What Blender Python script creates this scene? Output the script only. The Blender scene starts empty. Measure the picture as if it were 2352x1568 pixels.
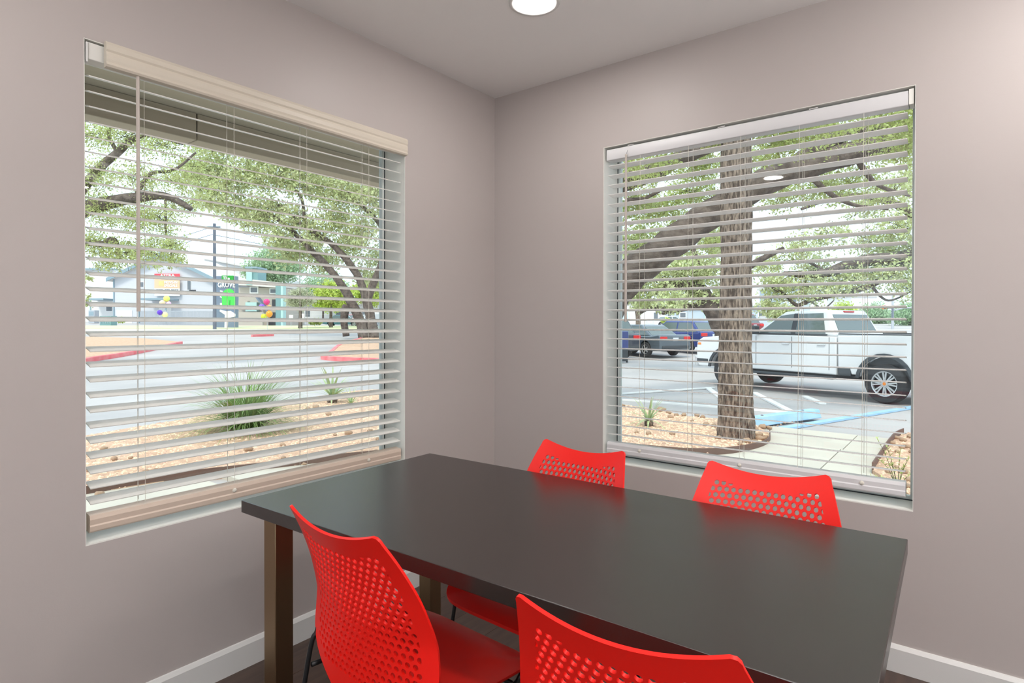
import bpy, bmesh, math, random
import numpy as np
from mathutils import Vector, Matrix, geometry

# ------------------------------------------------------------------ camera, world, sun, exposure
scene = bpy.context.scene
COL = scene.collection
CAM = Vector((2.0525, -2.4967, 1.2275)); YAW, PIT, ROLL, F, SY = 0.6585, -0.0075, 0.0016, 1369.4, -31.8
FW = Vector((-math.sin(YAW)*math.cos(PIT), math.cos(YAW)*math.cos(PIT), math.sin(PIT)))
RT = Vector((math.cos(YAW), math.sin(YAW), 0.0)); UP = RT.cross(FW)
RT, UP = RT*math.cos(ROLL)+UP*math.sin(ROLL), UP*math.cos(ROLL)-RT*math.sin(ROLL)
cam_data = bpy.data.cameras.new('camera'); cam = bpy.data.objects.new('camera', cam_data); COL.objects.link(cam)
cam_data.sensor_width = 36.0; cam_data.lens = F/2352.0*36.0; cam_data.shift_y = SY/2352.0
cam_data.clip_start = 0.02; cam_data.clip_end = 600
mw = Matrix((RT, UP, -FW)).transposed().to_4x4(); mw.translation = CAM; cam.matrix_world = mw
scene.camera = cam

world = bpy.data.worlds.new('sky'); scene.world = world; world.use_nodes = True
bg = world.node_tree.nodes['Background']
bg.inputs['Color'].default_value = (0.73, 0.87, 1.0, 1); bg.inputs['Strength'].default_value = 1.8
sun_d = bpy.data.lights.new('sun', 'SUN'); sun_d.energy = 2.5; sun_d.angle = math.radians(12); sun_d.color = (1.0, 0.92, 0.80)
sun = bpy.data.objects.new('sun', sun_d); COL.objects.link(sun)
sun.rotation_euler = (math.radians(38), 0, math.radians(20))
LENS_STRENGTH = 125.0; FILL_LAMP = 57.0
scene.view_settings.view_transform = 'Standard'; scene.view_settings.look = 'None'
scene.view_settings.gamma = 1.0; scene.view_settings.exposure = 0.0
scene.view_settings.use_curve_mapping = False

rng = random.Random(7); nrg = np.random.default_rng(11)

# ------------------------------------------------------------------ helpers
def S(r, g, b):
    f = lambda c: (c/255/12.92) if c/255 <= 0.04045 else ((c/255+0.055)/1.055)**2.4
    return (f(r), f(g), f(b), 1.0)

MATS = {}
def mat(name, col, rough=0.6, metal=0.0, spec=0.5, bump=None, vary=None, island=0.0, transl=0.0, emit=None, coat=0.0, stretch=None):
    if name in MATS: return MATS[name]
    m = bpy.data.materials.new(name); m.use_nodes = True; nt = m.node_tree
    b = nt.nodes['Principled BSDF']; out = nt.nodes['Material Output']
    b.inputs['Base Color'].default_value = col; b.inputs['Roughness'].default_value = rough
    b.inputs['Metallic'].default_value = metal; b.inputs['Specular IOR Level'].default_value = spec
    if coat: b.inputs['Coat Weight'].default_value = coat; b.inputs['Coat Roughness'].default_value = 0.05
    if emit: b.inputs['Emission Color'].default_value = emit[0]; b.inputs['Emission Strength'].default_value = emit[1]
    csock = None
    def coords():
        tc = nt.nodes.new('ShaderNodeTexCoord'); mp = nt.nodes.new('ShaderNodeMapping')
        nt.links.new(tc.outputs['Object'], mp.inputs['Vector'])
        if stretch: mp.inputs['Scale'].default_value = stretch
        return mp.outputs['Vector']
    vec = coords() if (bump or vary) else None
    if vary:   # (scale, colour2, contrast)
        n = nt.nodes.new('ShaderNodeTexNoise'); n.inputs['Scale'].default_value = vary[0]; n.inputs['Detail'].default_value = 6
        nt.links.new(vec, n.inputs['Vector'])
        r = nt.nodes.new('ShaderNodeValToRGB'); r.color_ramp.elements[0].position = 0.5-vary[2]; r.color_ramp.elements[1].position = 0.5+vary[2]
        r.color_ramp.elements[0].color = col; r.color_ramp.elements[1].color = vary[1]
        nt.links.new(n.outputs['Fac'], r.inputs['Fac']); csock = r.outputs['Color']
    if island:
        g = nt.nodes.new('ShaderNodeNewGeometry'); hs = nt.nodes.new('ShaderNodeHueSaturation')
        mr = nt.nodes.new('ShaderNodeMapRange'); mr.inputs['To Min'].default_value = 1-island; mr.inputs['To Max'].default_value = 1+island
        nt.links.new(g.outputs['Random Per Island'], mr.inputs['Value']); nt.links.new(mr.outputs['Result'], hs.inputs['Value'])
        mr2 = nt.nodes.new('ShaderNodeMapRange'); mr2.inputs['To Min'].default_value = 0.5-island*0.05; mr2.inputs['To Max'].default_value = 0.5+island*0.05
        nt.links.new(g.outputs['Random Per Island'], mr2.inputs['Value']); nt.links.new(mr2.outputs['Result'], hs.inputs['Hue'])
        if csock: nt.links.new(csock, hs.inputs['Color'])
        else: hs.inputs['Color'].default_value = col
        csock = hs.outputs['Color']
    if csock: nt.links.new(csock, b.inputs['Base Color'])
    if bump:
        n = nt.nodes.new('ShaderNodeTexNoise'); n.inputs['Scale'].default_value = bump[0]; n.inputs['Detail'].default_value = 5
        nt.links.new(vec, n.inputs['Vector'])
        bp = nt.nodes.new('ShaderNodeBump'); bp.inputs['Strength'].default_value = bump[1]; bp.inputs['Distance'].default_value = bump[2] if len(bump) > 2 else 0.01
        nt.links.new(n.outputs['Fac'], bp.inputs['Height']); nt.links.new(bp.outputs['Normal'], b.inputs['Normal'])
    if transl:
        t = nt.nodes.new('ShaderNodeBsdfTranslucent'); t.inputs['Color'].default_value = col
        if csock: nt.links.new(csock, t.inputs['Color'])
        mx = nt.nodes.new('ShaderNodeMixShader'); mx.inputs['Fac'].default_value = transl
        nt.links.new(b.outputs[0], mx.inputs[1]); nt.links.new(t.outputs[0], mx.inputs[2]); nt.links.new(mx.outputs[0], out.inputs['Surface'])
    MATS[name] = m; return m

def glass_mat(name, tint=(1, 1, 1, 1)):
    if name in MATS: return MATS[name]
    m = bpy.data.materials.new(name); m.use_nodes = True; nt = m.node_tree; nt.nodes.remove(nt.nodes['Principled BSDF'])
    out = nt.nodes['Material Output']
    t = nt.nodes.new('ShaderNodeBsdfTransparent'); t.inputs['Color'].default_value = tint
    g = nt.nodes.new('ShaderNodeBsdfGlossy'); g.inputs['Roughness'].default_value = 0.0
    fr = nt.nodes.new('ShaderNodeFresnel'); fr.inputs['IOR'].default_value = 1.45
    mx = nt.nodes.new('ShaderNodeMixShader')
    nt.links.new(fr.outputs[0], mx.inputs[0]); nt.links.new(t.outputs[0], mx.inputs[1]); nt.links.new(g.outputs[0], mx.inputs[2])
    nt.links.new(mx.outputs[0], out.inputs['Surface']); MATS[name] = m; return m

def tag(o, label=None, cat=None, group=None, kind=None):
    if label: o['label'] = label
    if cat: o['category'] = cat
    if group: o['group'] = group
    if kind: o['kind'] = kind
    return o

def empty(name, loc=(0, 0, 0), rz=0.0, label=None, cat=None, group=None, kind=None):
    o = bpy.data.objects.new(name, None); COL.objects.link(o); o.location = loc; o.rotation_euler = (0, 0, rz)
    o.empty_display_size = 0.1
    return tag(o, label, cat, group, kind)

class MB:
    def __init__(s): s.v = []; s.f = []
    def add(s, vs, fs):
        n = len(s.v); s.v.extend([tuple(q) for q in vs]); s.f.extend([tuple(n+i for i in f) for f in fs]); return s
    def box(s, x0, x1, y0, y1, z0, z1, M=None):
        vs = [(x, y, z) for z in (z0, z1) for y in (y0, y1) for x in (x0, x1)]
        if M: vs = [M @ Vector(q) for q in vs]
        return s.add(vs, [(0, 2, 3, 1), (4, 5, 7, 6), (0, 1, 5, 4), (2, 6, 7, 3), (0, 4, 6, 2), (1, 3, 7, 5)])
    def prism(s, poly, a, b, fn):       # poly 2D, extruded from a to b, fn(p, q, t) -> xyz
        n = len(poly)
        vs = [fn(p, q, a) for p, q in poly]+[fn(p, q, b) for p, q in poly]
        fs = [tuple(range(n))[::-1], tuple(range(n, 2*n))]+[(i, (i+1) % n, n+(i+1) % n, n+i) for i in range(n)]
        return s.add(vs, fs)
    def tube(s, pts, rad, n=8, cap=True, jit=None):
        pts = [Vector(p) for p in pts]; m = len(pts)
        if not hasattr(rad, '__len__'): rad = [rad]*m
        vs = []; prev = None
        for i, p in enumerate(pts):
            t = (pts[min(i+1, m-1)]-pts[max(i-1, 0)]).normalized()
            if prev is None:
                a = Vector((0, 0, 1)) if abs(t.z) < 0.9 else Vector((1, 0, 0)); u = t.cross(a).normalized()
            else:
                u = (prev-t*prev.dot(t)).normalized()
            prev = u; w = t.cross(u)
            for k in range(n):
                an = 2*math.pi*k/n; r = rad[i]*(jit(i, k) if jit else 1)
                vs.append(p+(u*math.cos(an)+w*math.sin(an))*r)
        fs = [(i*n+k, i*n+(k+1) % n, (i+1)*n+(k+1) % n, (i+1)*n+k) for i in range(m-1) for k in range(n)]
        if cap: fs += [tuple(range(n))[::-1], tuple(range((m-1)*n, m*n))]
        return s.add(vs, fs)
    def lathe(s, prof, n, fn, close=False):   # prof [(r,h)], fn(rcos, rsin, h)
        m = len(prof); vs = [fn(r*math.cos(2*math.pi*k/n), r*math.sin(2*math.pi*k/n), h) for r, h in prof for k in range(n)]
        fs = [(i*n+k, i*n+(k+1) % n, (i+1)*n+(k+1) % n, (i+1)*n+k) for i in range(m-1) for k in range(n)]
        if close: fs += [((m-1)*n+k, (m-1)*n+(k+1) % n, (k+1) % n, k) for k in range(n)]
        return s.add(vs, fs)
    def mesh(s, name, m, smooth=False):
        me = bpy.data.meshes.new(name); me.from_pydata(s.v, [], s.f)
        bm = bmesh.new(); bm.from_mesh(me); bmesh.ops.recalc_face_normals(bm, faces=bm.faces); bm.to_mesh(me); bm.free()
        me.materials.append(m)
        if smooth: me.polygons.foreach_set('use_smooth', [True]*len(me.polygons))
        return me
    def build(s, name, m, parent=None, smooth=False, bevel=0.0, loc=None, seg=2, auto=None):
        o = bpy.data.objects.new(name, s.mesh(name, m, smooth)); COL.objects.link(o)
        if parent: o.parent = parent
        if loc: o.location = loc
        if auto is not None: o.data.set_sharp_from_angle(angle=math.radians(auto))
        if bevel:
            b = o.modifiers.new('bevel', 'BEVEL'); b.width = bevel; b.segments = seg; b.limit_method = 'ANGLE'; b.angle_limit = math.radians(40)
            for p in o.data.polygons: p.use_smooth = True
            o.data.set_sharp_from_angle(angle=math.radians(50))
        return o

def inst(name, me, parent=None, loc=(0, 0, 0), rot=(0, 0, 0), scale=(1, 1, 1)):
    o = bpy.data.objects.new(name, me); COL.objects.link(o); o.parent = parent; o.location = loc; o.rotation_euler = rot; o.scale = scale
    return o

def copy_tree(o, parent=None):
    c = o.copy(); COL.objects.link(c); c.parent = parent
    for ch in list(o.children): copy_tree(ch, c)
    return c

def lerp_tab(tab, x):
    if x <= tab[0][0]: return tab[0][1]
    for (a, p), (b, q) in zip(tab, tab[1:]):
        if x <= b: return p+(q-p)*(x-a)/(b-a)
    return tab[-1][1]

def smooth_path(pts, n=6):
    pts = [Vector(p) for p in pts]; out = []
    for i in range(len(pts)-1):
        p0 = pts[max(i-1, 0)]; p1 = pts[i]; p2 = pts[i+1]; p3 = pts[min(i+2, len(pts)-1)]
        for k in range(n):
            t = k/n
            out.append(0.5*((2*p1)+(p2-p0)*t+(2*p0-5*p1+4*p2-p3)*t*t+(3*p1-p0-3*p2+p3)*t**3))
    out.append(pts[-1]); return out

# surveyed points: a ray through the photograph's frame at a depth, or down to the ground
def at(px, py, w): return CAM+FW*w+RT*((px-1176)/F*w)-UP*((py-784-SY)/F*w)
def terrain(x, y):
    r = math.hypot(x, y)
    if r < 4: return -0.18
    if r < 12: return -0.18-0.15*(r-4)/8
    if r < 24: return -0.33
    return -0.33+0.022*(min(r, 130)-24)
def gp(px, py, dz=0.0):
    d = at(px, py, 1.0)-CAM; w = 1.0; step = 0.05
    while w < 160:
        p = CAM+d*w
        if p.z <= terrain(p.x, p.y)+dz: break
        w += step*max(1, w*0.02)
    return Vector((p.x, p.y, terrain(p.x, p.y)+dz))
def depth(p): return (Vector(p)-CAM).dot(FW)
def on_ground(px, w):       # point of the ground under column px at depth w
    p = at(px, 760, w); return Vector((p.x, p.y, terrain(p.x, p.y)))

# ------------------------------------------------------------------ materials
M_wall = mat('wall_paint', S(186, 178, 175), 0.45, spec=0.4, bump=(260, 0.08, 0.002))
M_ceil = mat('ceiling_paint', S(238, 236, 235), 0.8, spec=0.2, bump=(180, 0.08, 0.002))
M_white = mat('white_trim_paint', S(222, 222, 220), 0.35, spec=0.45)
M_jamb = mat('jamb_paint', S(236, 236, 230), 0.5)
M_slat = mat('blind_vinyl', S(242, 241, 236), 0.38, spec=0.5, transl=0.12)
M_slat_w = mat('blind_vinyl_white', S(248, 247, 246), 0.4, spec=0.5, transl=0.45)
M_valance = mat('blind_valance_vinyl', S(212, 203, 188), 0.4, bump=(8, 0.05, 0.002), stretch=(20, 0.4, 20))
M_rail_l = mat('blind_rail_tan', S(214, 196, 180), 0.45)
M_rail_r = mat('blind_rail_white', S(220, 220, 222), 0.4)
M_cord = mat('blind_cord', S(220, 216, 205), 0.8)
M_wand = mat('wand_plastic', S(196, 186, 178), 0.35)
M_gasket = mat('rubber_gasket', S(48, 56, 60), 0.6)
M_alu = mat('white_aluminium_frame', S(214, 222, 220), 0.35, metal=0.0)
M_glass = glass_mat('window_glass', (0.985, 1.0, 0.99, 1))
M_table = mat('espresso_laminate', S(38, 30, 27), 0.27, spec=1.0, bump=(60, 0.04, 0.001), stretch=(1, 12, 1))
M_leg = mat('brushed_bronze', S(150, 126, 98), 0.32, metal=1.0, bump=(300, 0.05, 0.001), stretch=(1, 1, 0.02))
M_red = mat('red_polypropylene', S(240, 26, 16), 0.42, spec=0.4, bump=(900, 0.04, 0.0006))
M_black = mat('black_powder_coat', S(18, 18, 20), 0.4)
M_plank = mat('dark_vinyl_plank', S(84, 66, 57), 0.38, vary=(3.0, S(64, 50, 44), 0.16), bump=(30, 0.05, 0.002), stretch=(14, 1.2, 1))
M_sub = mat('subfloor', S(48, 38, 34), 0.8)
M_lens = mat('lamp_lens', S(255, 250, 240), 0.5, emit=((1.0, 0.95, 0.91, 1), LENS_STRENGTH))
M_conc = mat('concrete', S(206, 200, 186), 0.85, vary=(1.3, S(190, 184, 172), 0.2), bump=(40, 0.2, 0.004))
M_asph = mat('pale_asphalt', S(192, 187, 185), 0.85, vary=(0.25, S(168, 165, 165), 0.18), bump=(60, 0.25, 0.004))
M_gravel_bed = mat('decomposed_granite', S(222, 188, 160), 0.9, vary=(9, S(196, 158, 130), 0.18), bump=(45, 0.8, 0.03))
M_stonelet = mat('granite_chip', S(224, 192, 166), 0.85, island=0.3)
M_stone = mat('field_stone', S(196, 172, 146), 0.8, vary=(12, S(158, 122, 96), 0.2), bump=(30, 0.4, 0.02))
M_edging = mat('rusted_steel_edging', S(108, 84, 74), 0.7)
M_bark = mat('oak_bark', S(76, 64, 56), 0.9, vary=(20, S(158, 141, 126), 0.11), bump=(24, 1.0, 0.05), stretch=(2.0, 2.0, 0.45))
M_bark_d = mat('dark_oak_bark', S(112, 100, 92), 0.9, vary=(6, S(74, 64, 58), 0.15), bump=(15, 0.9, 0.05))
M_twig = mat('twig_bark', S(84, 76, 70), 0.9)
M_leaf1 = mat('oak_leaf', S(194, 202, 136), 0.4, island=0.42, transl=0.42)
M_leaf2 = mat('pale_oak_leaf', S(202, 208, 158), 0.45, island=0.42, transl=0.4)
M_leaf3 = mat('lime_leaf', S(204, 218, 112), 0.55, island=0.3, transl=0.4)
M_leaf4 = mat('bluish_leaf', S(172, 198, 158), 0.6, island=0.28, transl=0.35)
M_leaf5 = mat('grey_green_leaf', S(196, 200, 172), 0.7, island=0.2, transl=0.3)
M_yucca = mat('yucca_leaf', S(140, 170, 130), 0.5, vary=(6, S(196, 206, 150), 0.2), transl=0.15)
M_blade = mat('muhly_grass_blade', S(134, 162, 96), 0.6, island=0.4, transl=0.25)
M_lawn = mat('lawn', S(206, 216, 160), 0.9, vary=(0.6, S(216, 214, 180), 0.2), bump=(30, 0.5, 0.05))
M_kerb = mat('red_kerb_paint', S(232, 92, 104), 0.7, vary=(3, S(236, 150, 150), 0.25))
M_white_line = mat('white_road_paint', S(240, 240, 238), 0.7)
M_blue = mat('blue_road_paint', S(140, 186, 222), 0.7, vary=(5, S(176, 206, 230), 0.25))
M_soffit = mat('soffit_board', S(176, 166, 148), 0.8)
M_extwall = mat('exterior_stucco', S(190, 184, 172), 0.9)
M_tyre = mat('tyre_rubber', S(46, 48, 52), 0.8)
M_rim = mat('alloy_rim', S(205, 208, 210), 0.3, metal=0.6)
M_carglass = mat('car_glass', S(84, 100, 100), 0.05, spec=1.0)
M_trimblk = mat('black_plastic_trim', S(60, 66, 72), 0.6)
M_chrome = mat('chrome', S(225, 228, 230), 0.12, metal=1.0)
M_tail = mat('tail_lamp_red', S(214, 40, 40), 0.2)
M_amber = mat('amber_lamp', S(236, 140, 60), 0.3)
M_plate = mat('licence_plate_white', S(214, 222, 230), 0.5)

# ------------------------------------------------------------------ room shell
H = 2.44; RX, RY = 4.6, -5.2; TH = 0.17
LW = dict(a=0.642, b=1.883, z0=0.572, z1=2.057)      # left wall opening, along -y
RW = dict(a=0.666, b=1.8905, z0=0.572, z1=2.057)     # right wall opening, along +x
def wall_with_hole(name, fn, lo, hi, w):
    m = MB()
    for p0, p1, z0, z1 in ((lo, w['a'], 0, H), (w['b'], hi, 0, H), (w['a'], w['b'], 0, w['z0']), (w['a'], w['b'], w['z1'], H)):
        vs = [fn(p, d, z) for z in (z0, z1) for d in (0, TH) for p in (p0, p1)]
        m.add(vs, [(0, 2, 3, 1), (4, 5, 7, 6), (0, 1, 5, 4), (2, 6, 7, 3), (0, 4, 6, 2), (1, 3, 7, 5)])
    return tag(m.build(name, M_wall), kind='structure')
LF = lambda p, d, z: (-d, -p, z)         # left wall: p along -y, d outwards
RF = lambda p, d, z: (p, d, z)           # right wall: p along +x, d outwards
wall_with_hole('wall_left', LF, -TH, -RY, LW)
wall_with_hole('wall_right', RF, 0.0, RX, RW)
BW = dict(a=0.4, b=4.2, z0=0.60, z1=2.25)  # openings in the unseen back and side walls, added to let fill daylight in
SW = dict(a=2.9, b=5.0, z0=0.60, z1=2.25)
SF = lambda p, d, z: (RX+d, -p, z)
BF = lambda p, d, z: (p, RY-d, z)
wall_with_hole('wall_back', BF, -TH, RX+TH, BW); wall_with_hole('wall_side', SF, -TH, -RY, SW)
tag(MB().box(-TH, RX+TH, RY-TH, TH, H, H+0.12).build('ceiling', M_ceil), kind='structure')
floor = tag(MB().box(-TH, RX+TH, RY-TH, TH, -0.35, -0.008).build('floor', M_sub), kind='structure')
pl_w, pl_l = 0.18, 1.2; plank_me = MB().box(0.0008, pl_w-0.0008, 0.0008, pl_l-0.0008, -0.0075, 0.0).mesh('plank', M_plank)
for i in range(int(RX/pl_w)+1):
    off = -(i*0.37 % pl_l)
    for j in range(6):
        y = RY+off+j*pl_l; x = i*pl_w
        if x+pl_w > RX+0.05 or y+pl_l > 0.02+pl_l or y > -0.02: continue
        y0 = max(y, RY); y1 = min(y+pl_l, 0)
        o = inst('plank', plank_me, floor, (x, y0, 0)); o.scale = (1, (y1-y0)/pl_l, 1)
bprof = [(0, 0), (0.014, 0), (0.014, 0.082), (0.006, 0.094), (0, 0.095)]
def baseboard(name, a, b, fn): tag(MB().prism(bprof, a, b, fn).build(name, M_white), kind='structure')
baseboard('baseboard_left', 0.0, -RY, lambda p, q, t: (p, -t, q))
baseboard('baseboard_right', 0.0, RX, lambda p, q, t: (t, -p, q))
baseboard('baseboard_side', 0.0, -RY, lambda p, q, t: (RX-p, -t, q))
baseboard('baseboard_back', 0.0, RX, lambda p, q, t: (t, RY+p, q))

# windows: liners, sill, frame, gasket, pane
def window(name, fn, w):
    root = empty(name, fn((w['a']+w['b'])/2, 0.0, w['z0']), kind='structure')
    inv = root.location
    G = lambda p, d, z: Vector(fn(p, d, z))-inv
    def bar(nm, p0, p1, d0, d1, z0, z1, m):
        vs = [G(p, d, z) for z in (z0, z1) for d in (d0, d1) for p in (p0, p1)]
        return MB().add(vs, [(0, 2, 3, 1), (4, 5, 7, 6), (0, 1, 5, 4), (2, 6, 7, 3), (0, 4, 6, 2), (1, 3, 7, 5)]).build(nm, m, root)
    a, b, z0, z1 = w['a'], w['b'], w['z0'], w['z1']; t = 0.002; e = 0.0005
    bar('jamb', a, a+t, e, 0.139, z0, z1, M_jamb); bar('jamb', b-t, b, e, 0.139, z0, z1, M_jamb)
    bar('head_jamb', a+t, b-t, e, 0.139, z1-t, z1, M_jamb); bar('window_sill', a+t, b-t, e, 0.139, z0, z0+t*2, M_jamb)
    g = 0.004
    for p0, p1, q0, q1 in ((a+t, a+t+g, z0, z1), (b-t-g, b-t, z0, z1), (a+t, b-t, z0+2*t, z0+2*t+g), (a+t, b-t, z1-t-g, z1-t)):
        bar('gasket', p0, p1, 0.136, 0.156, q0, q1, M_gasket)
    f = 0.012; a2, b2, y0, y1 = a+t+g, b-t-g, z0+2*t+g, z1-t-g
    for p0, p1, q0, q1 in ((a2, a2+f, y0, y1), (b2-f, b2, y0, y1), (a2+f, b2-f, y0, y0+f), (a2+f, b2-f, y1-f, y1)):
        bar('frame_bar', p0, p1, 0.138, 0.16, q0, q1, M_alu)
    bar('glass_pane', a2+f*0.6, b2-f*0.6, 0.148, 0.153, y0+f*0.6, y1-f*0.6, M_glass)
window('window_1', LF, LW); window('window_2', RF, RW); window('added_window_back', BF, BW); window('added_window_side', SF, SW)  # the back and side windows are added, unseen, as daylight sources

# exterior of the house: eaves
tag(MB().box(-0.55, RX+0.4, RY-0.4, 0.6, H+0.121, H+0.3).build('roof', M_extwall), kind='structure')
porch = empty('trim_1', (-0.9, -1.3, 2.5), kind='structure')
MB().box(-0.85, 0.72, -4.0, 3.0, -0.03, 0.03).build('soffit_panel', M_soffit, porch)
ysp = at(450, 300, 3.55).y+1.3
MB().box(-0.85, -0.70, -4.0, ysp-0.004, -0.19, -0.031).build('beam_board', M_soffit, porch, bevel=0.004)
MB().box(-0.85, -0.70, ysp+0.004, 3.0, -0.19, -0.031).build('beam_board', M_soffit, porch, bevel=0.004)

# ------------------------------------------------------------------ recessed ceiling lights
def can_light(x, y, label):
    r = empty('recessed_light', (x, y, H), label=label, cat='ceiling light', group='recessed lights in the ceiling')
    MB().lathe([(0.0735, -0.001), (0.0735, -0.004), (0.094, -0.006), (0.097, -0.003), (0.097, -0.0003)], 40, lambda a, b, h: (a, b, h)).build('trim_ring', M_white, r, smooth=True)
    n = 28; vs = [(0.073*math.cos(2*math.pi*k/n), 0.073*math.sin(2*math.pi*k/n), z) for z in (-0.0035, -0.0005) for k in range(n)]
    MB().add(vs, [tuple(range(n))[::-1]]+[(k, (k+1) % n, n+(k+1) % n, n+k) for k in range(n)]).build('lens', M_lens, r)
names = {(0, 0): 'round recessed ceiling light near the corner between both windows'}
where = [['', 'beside the middle of the left wall', 'in the back left of the room'],
         ['out from the middle of the right wall', 'at the middle of the room', 'near the middle of the back wall'],
         ['at the far right end of the right wall', 'beside the middle of the side wall', 'in the back right of the room']]
for i, x in enumerate((0.733, 2.35, 3.95)):  # corner light is seen; the other eight are added out of view for room light
    for j, y in enumerate((-0.657, -2.45, -4.25)):
        can_light(x, y, names.get((i, j), 'unseen round recessed ceiling light '+where[i][j]))

# uplighters added out of view as fill for the ceiling and upper walls
def fill_uplighter(x, y, label, power):
    r = empty('added_floor_lamp', (x, y, 0), label=label, cat='floor lamp', group='added fill uplighters')
    MB().lathe([(0.0, 0.0), (0.14, 0.0), (0.14, 0.015), (0.02, 0.03), (0.0, 0.03)], 24, lambda a, b, h: (a, b, h)).build('base', M_black, r, smooth=True, auto=40)
    MB().tube([(0, 0, 0.028), (0, 0, 1.55)], 0.012, 10).build('pole', M_black, r, smooth=True, auto=40)
    MB().lathe([(0.02, 1.54), (0.10, 1.57), (0.17, 1.63), (0.19, 1.67), (0.185, 1.67), (0.165, 1.635), (0.10, 1.582), (0.02, 1.555)], 28, lambda a, b, h: (a, b, h), close=True).build('bowl_shade', M_white, r, smooth=True)
    d = bpy.data.lights.new('fill_light', 'AREA'); d.shape = 'DISK'; d.size = 0.34; d.energy = power; d.color = (1.0, 0.97, 0.95)
    o = bpy.data.objects.new('fill_light', d); COL.objects.link(o); o.parent = r; o.location = (0, 0, 1.668); o.rotation_euler = (math.pi, 0, 0)
fill_uplighter(2.3, -3.9, 'added unseen black fill uplighter behind the camera', FILL_LAMP)
fill_uplighter(3.35, -1.35, 'added unseen black fill uplighter beyond the right end of the table', FILL_LAMP)

# ------------------------------------------------------------------ blinds
def blind(name, label, fn, a, b, ztop, n, pitch, tilt, dcen, mslat, ladders, wand_p, wand_z, rail_z, rail_tilt, mrail):
    root = empty(name, fn((a+b)/2, 0.0, 0.0), label=label, cat='window blind')
    base = root.location.copy(); G = lambda p, d, z: Vector(fn(p, d, z))-base
    ca, sa = math.cos(tilt), math.sin(tilt)
    # one slat mesh, slightly crowned, its room edge at -0.025
    prof = []
    for k in range(7):
        q = -0.025+0.05*k/6; prof.append((q, 0.0014-0.9*q*q*2))
    prof = prof+[(q, h-0.0028) for q, h in prof[::-1]]
    mb = MB(); mb.prism([(q*ca-h*sa, q*sa+h*ca) for q, h in prof], a, b, lambda p, q, t: G(t, dcen+p, q))
    me = mb.mesh('slat', mslat, smooth=False)
    for k in range(n):
        inst('slat', me, root, (0, 0, ztop-pitch*k+rng.uniform(-0.0008, 0.0008)), (0, 0, 0))
    zb = rail_z
    for p in ladders:
        for dd in (-0.0265, 0.0265):
            MB().tube([G(p, dcen+dd*ca, ztop+0.05+dd*sa), G(p, dcen+dd*ca, zb+0.03)], 0.0008, 5).build('ladder_cord', M_cord, root)
        MB().tube([G(p+0.012, dcen, ztop+0.05), G(p+0.012, dcen, zb+0.02)], 0.0007, 5).build('lift_cord', M_cord, root)
    # bottom rail with a moulded face
    rp = [(-0.022, -0.026), (-0.027, -0.020), (-0.027, -0.006), (-0.024, -0.002), (-0.024, 0.014), (-0.019, 0.026), (0.016, 0.026), (0.018, 0.0), (0.014, -0.026)]
    c2, s2 = math.cos(rail_tilt), math.sin(rail_tilt)
    MB().prism([(q*c2-h*s2, q*s2+h*c2) for q, h in rp], a-0.002, b+0.002, lambda p, q, t: G(t, dcen+p, zb+q)).build('bottom_rail', mrail, root)
    for p in ladders[::2]:
        MB().lathe([(0.0, -0.004), (0.006, -0.004), (0.008, 0.0), (0.008, 0.002)], 12, lambda x, y, h: G(p+x, dcen-0.026+h, zb+0.004+y)).build('cord_button', M_cord, root, smooth=True)
    # tilt wand
    w0 = G(wand_p, dcen-0.045, ztop+0.035); w1 = G(wand_p, dcen-0.045, wand_z)
    MB().tube([w0, w1], [0.0052, 0.0058], 6).build('tilt_wand', M_wand, root)
    MB().tube([w0+(w0-w1).normalized()*0.03+(G(0, 0.02, 0)-G(0, 0, 0)), w0], 0.0015, 6).build('wand_hook', M_chrome, root)
    return root, G
def inv_left(px):   # distance along the left wall seen in column px
    k = (px-1176)/F; d = RT*k+FW; w = -CAM.x/d.x; return -(CAM.y+d.y*w)
def inv_right(px):
    k = (px-1176)/F; d = RT*k+FW; w = -CAM.y/d.y; return CAM.x+d.x*w
bl, GL = blind('faux_wood_blind', 'cream slatted blind with a moulded valance in the left window', LF, LW['a']+0.018, LW['b']-0.016, 1.962, 29, 0.0452,
               math.radians(15), 0.034, M_slat, [inv_left(x) for x in (850, 708, 541, 335)], inv_left(315), 1.262, 0.632, math.radians(8), M_rail_l)
hr = MB(); hr.prism([(0.006, 0.0), (0.056, 0.0), (0.056, 0.05), (0.006, 0.05)], LW['a']+0.014, LW['b']-0.012, lambda p, q, t: GL(t, p, 2.001+q)); hr.build('headrail', M_slat, bl, bevel=0.002)
vp = [(-0.003, 0.0), (-0.020, 0.002), (-0.024, 0.008), (-0.021, 0.016), (-0.023, 0.024), (-0.023, 0.038), (-0.020, 0.046), (-0.023, 0.052), (-0.024, 0.066), (-0.018, 0.076), (-0.006, 0.078), (-0.003, 0.072)]
va = LW['a']+0.004; vb = LW['b']-0.050
MB().prism(vp, va, vb, lambda p, q, t: GL(t, p, 1.984+q)).build('valance', M_valance, bl)
MB().prism([(0.0, 0.0), (0.06, 0.0), (0.06, 0.058), (0.0, 0.058)], LW['b']-0.011, LW['b']-0.0055, lambda p, q, t: GL(t, p, 1.990+q)).build('end_bracket', M_white, bl, bevel=0.001)
br, GR = blind('faux_wood_blind', 'white slatted blind without a valance in the right window', RF, RW['a']+0.016, RW['b']-0.026, 1.968, 29, 0.0452,
               math.radians(-7.0), 0.040, M_slat_w, [inv_right(x) for x in (1466, 1577, 1697, 1832, 1980)], inv_right(1438), 1.235, 0.640, 0.0, M_rail_r)
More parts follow.
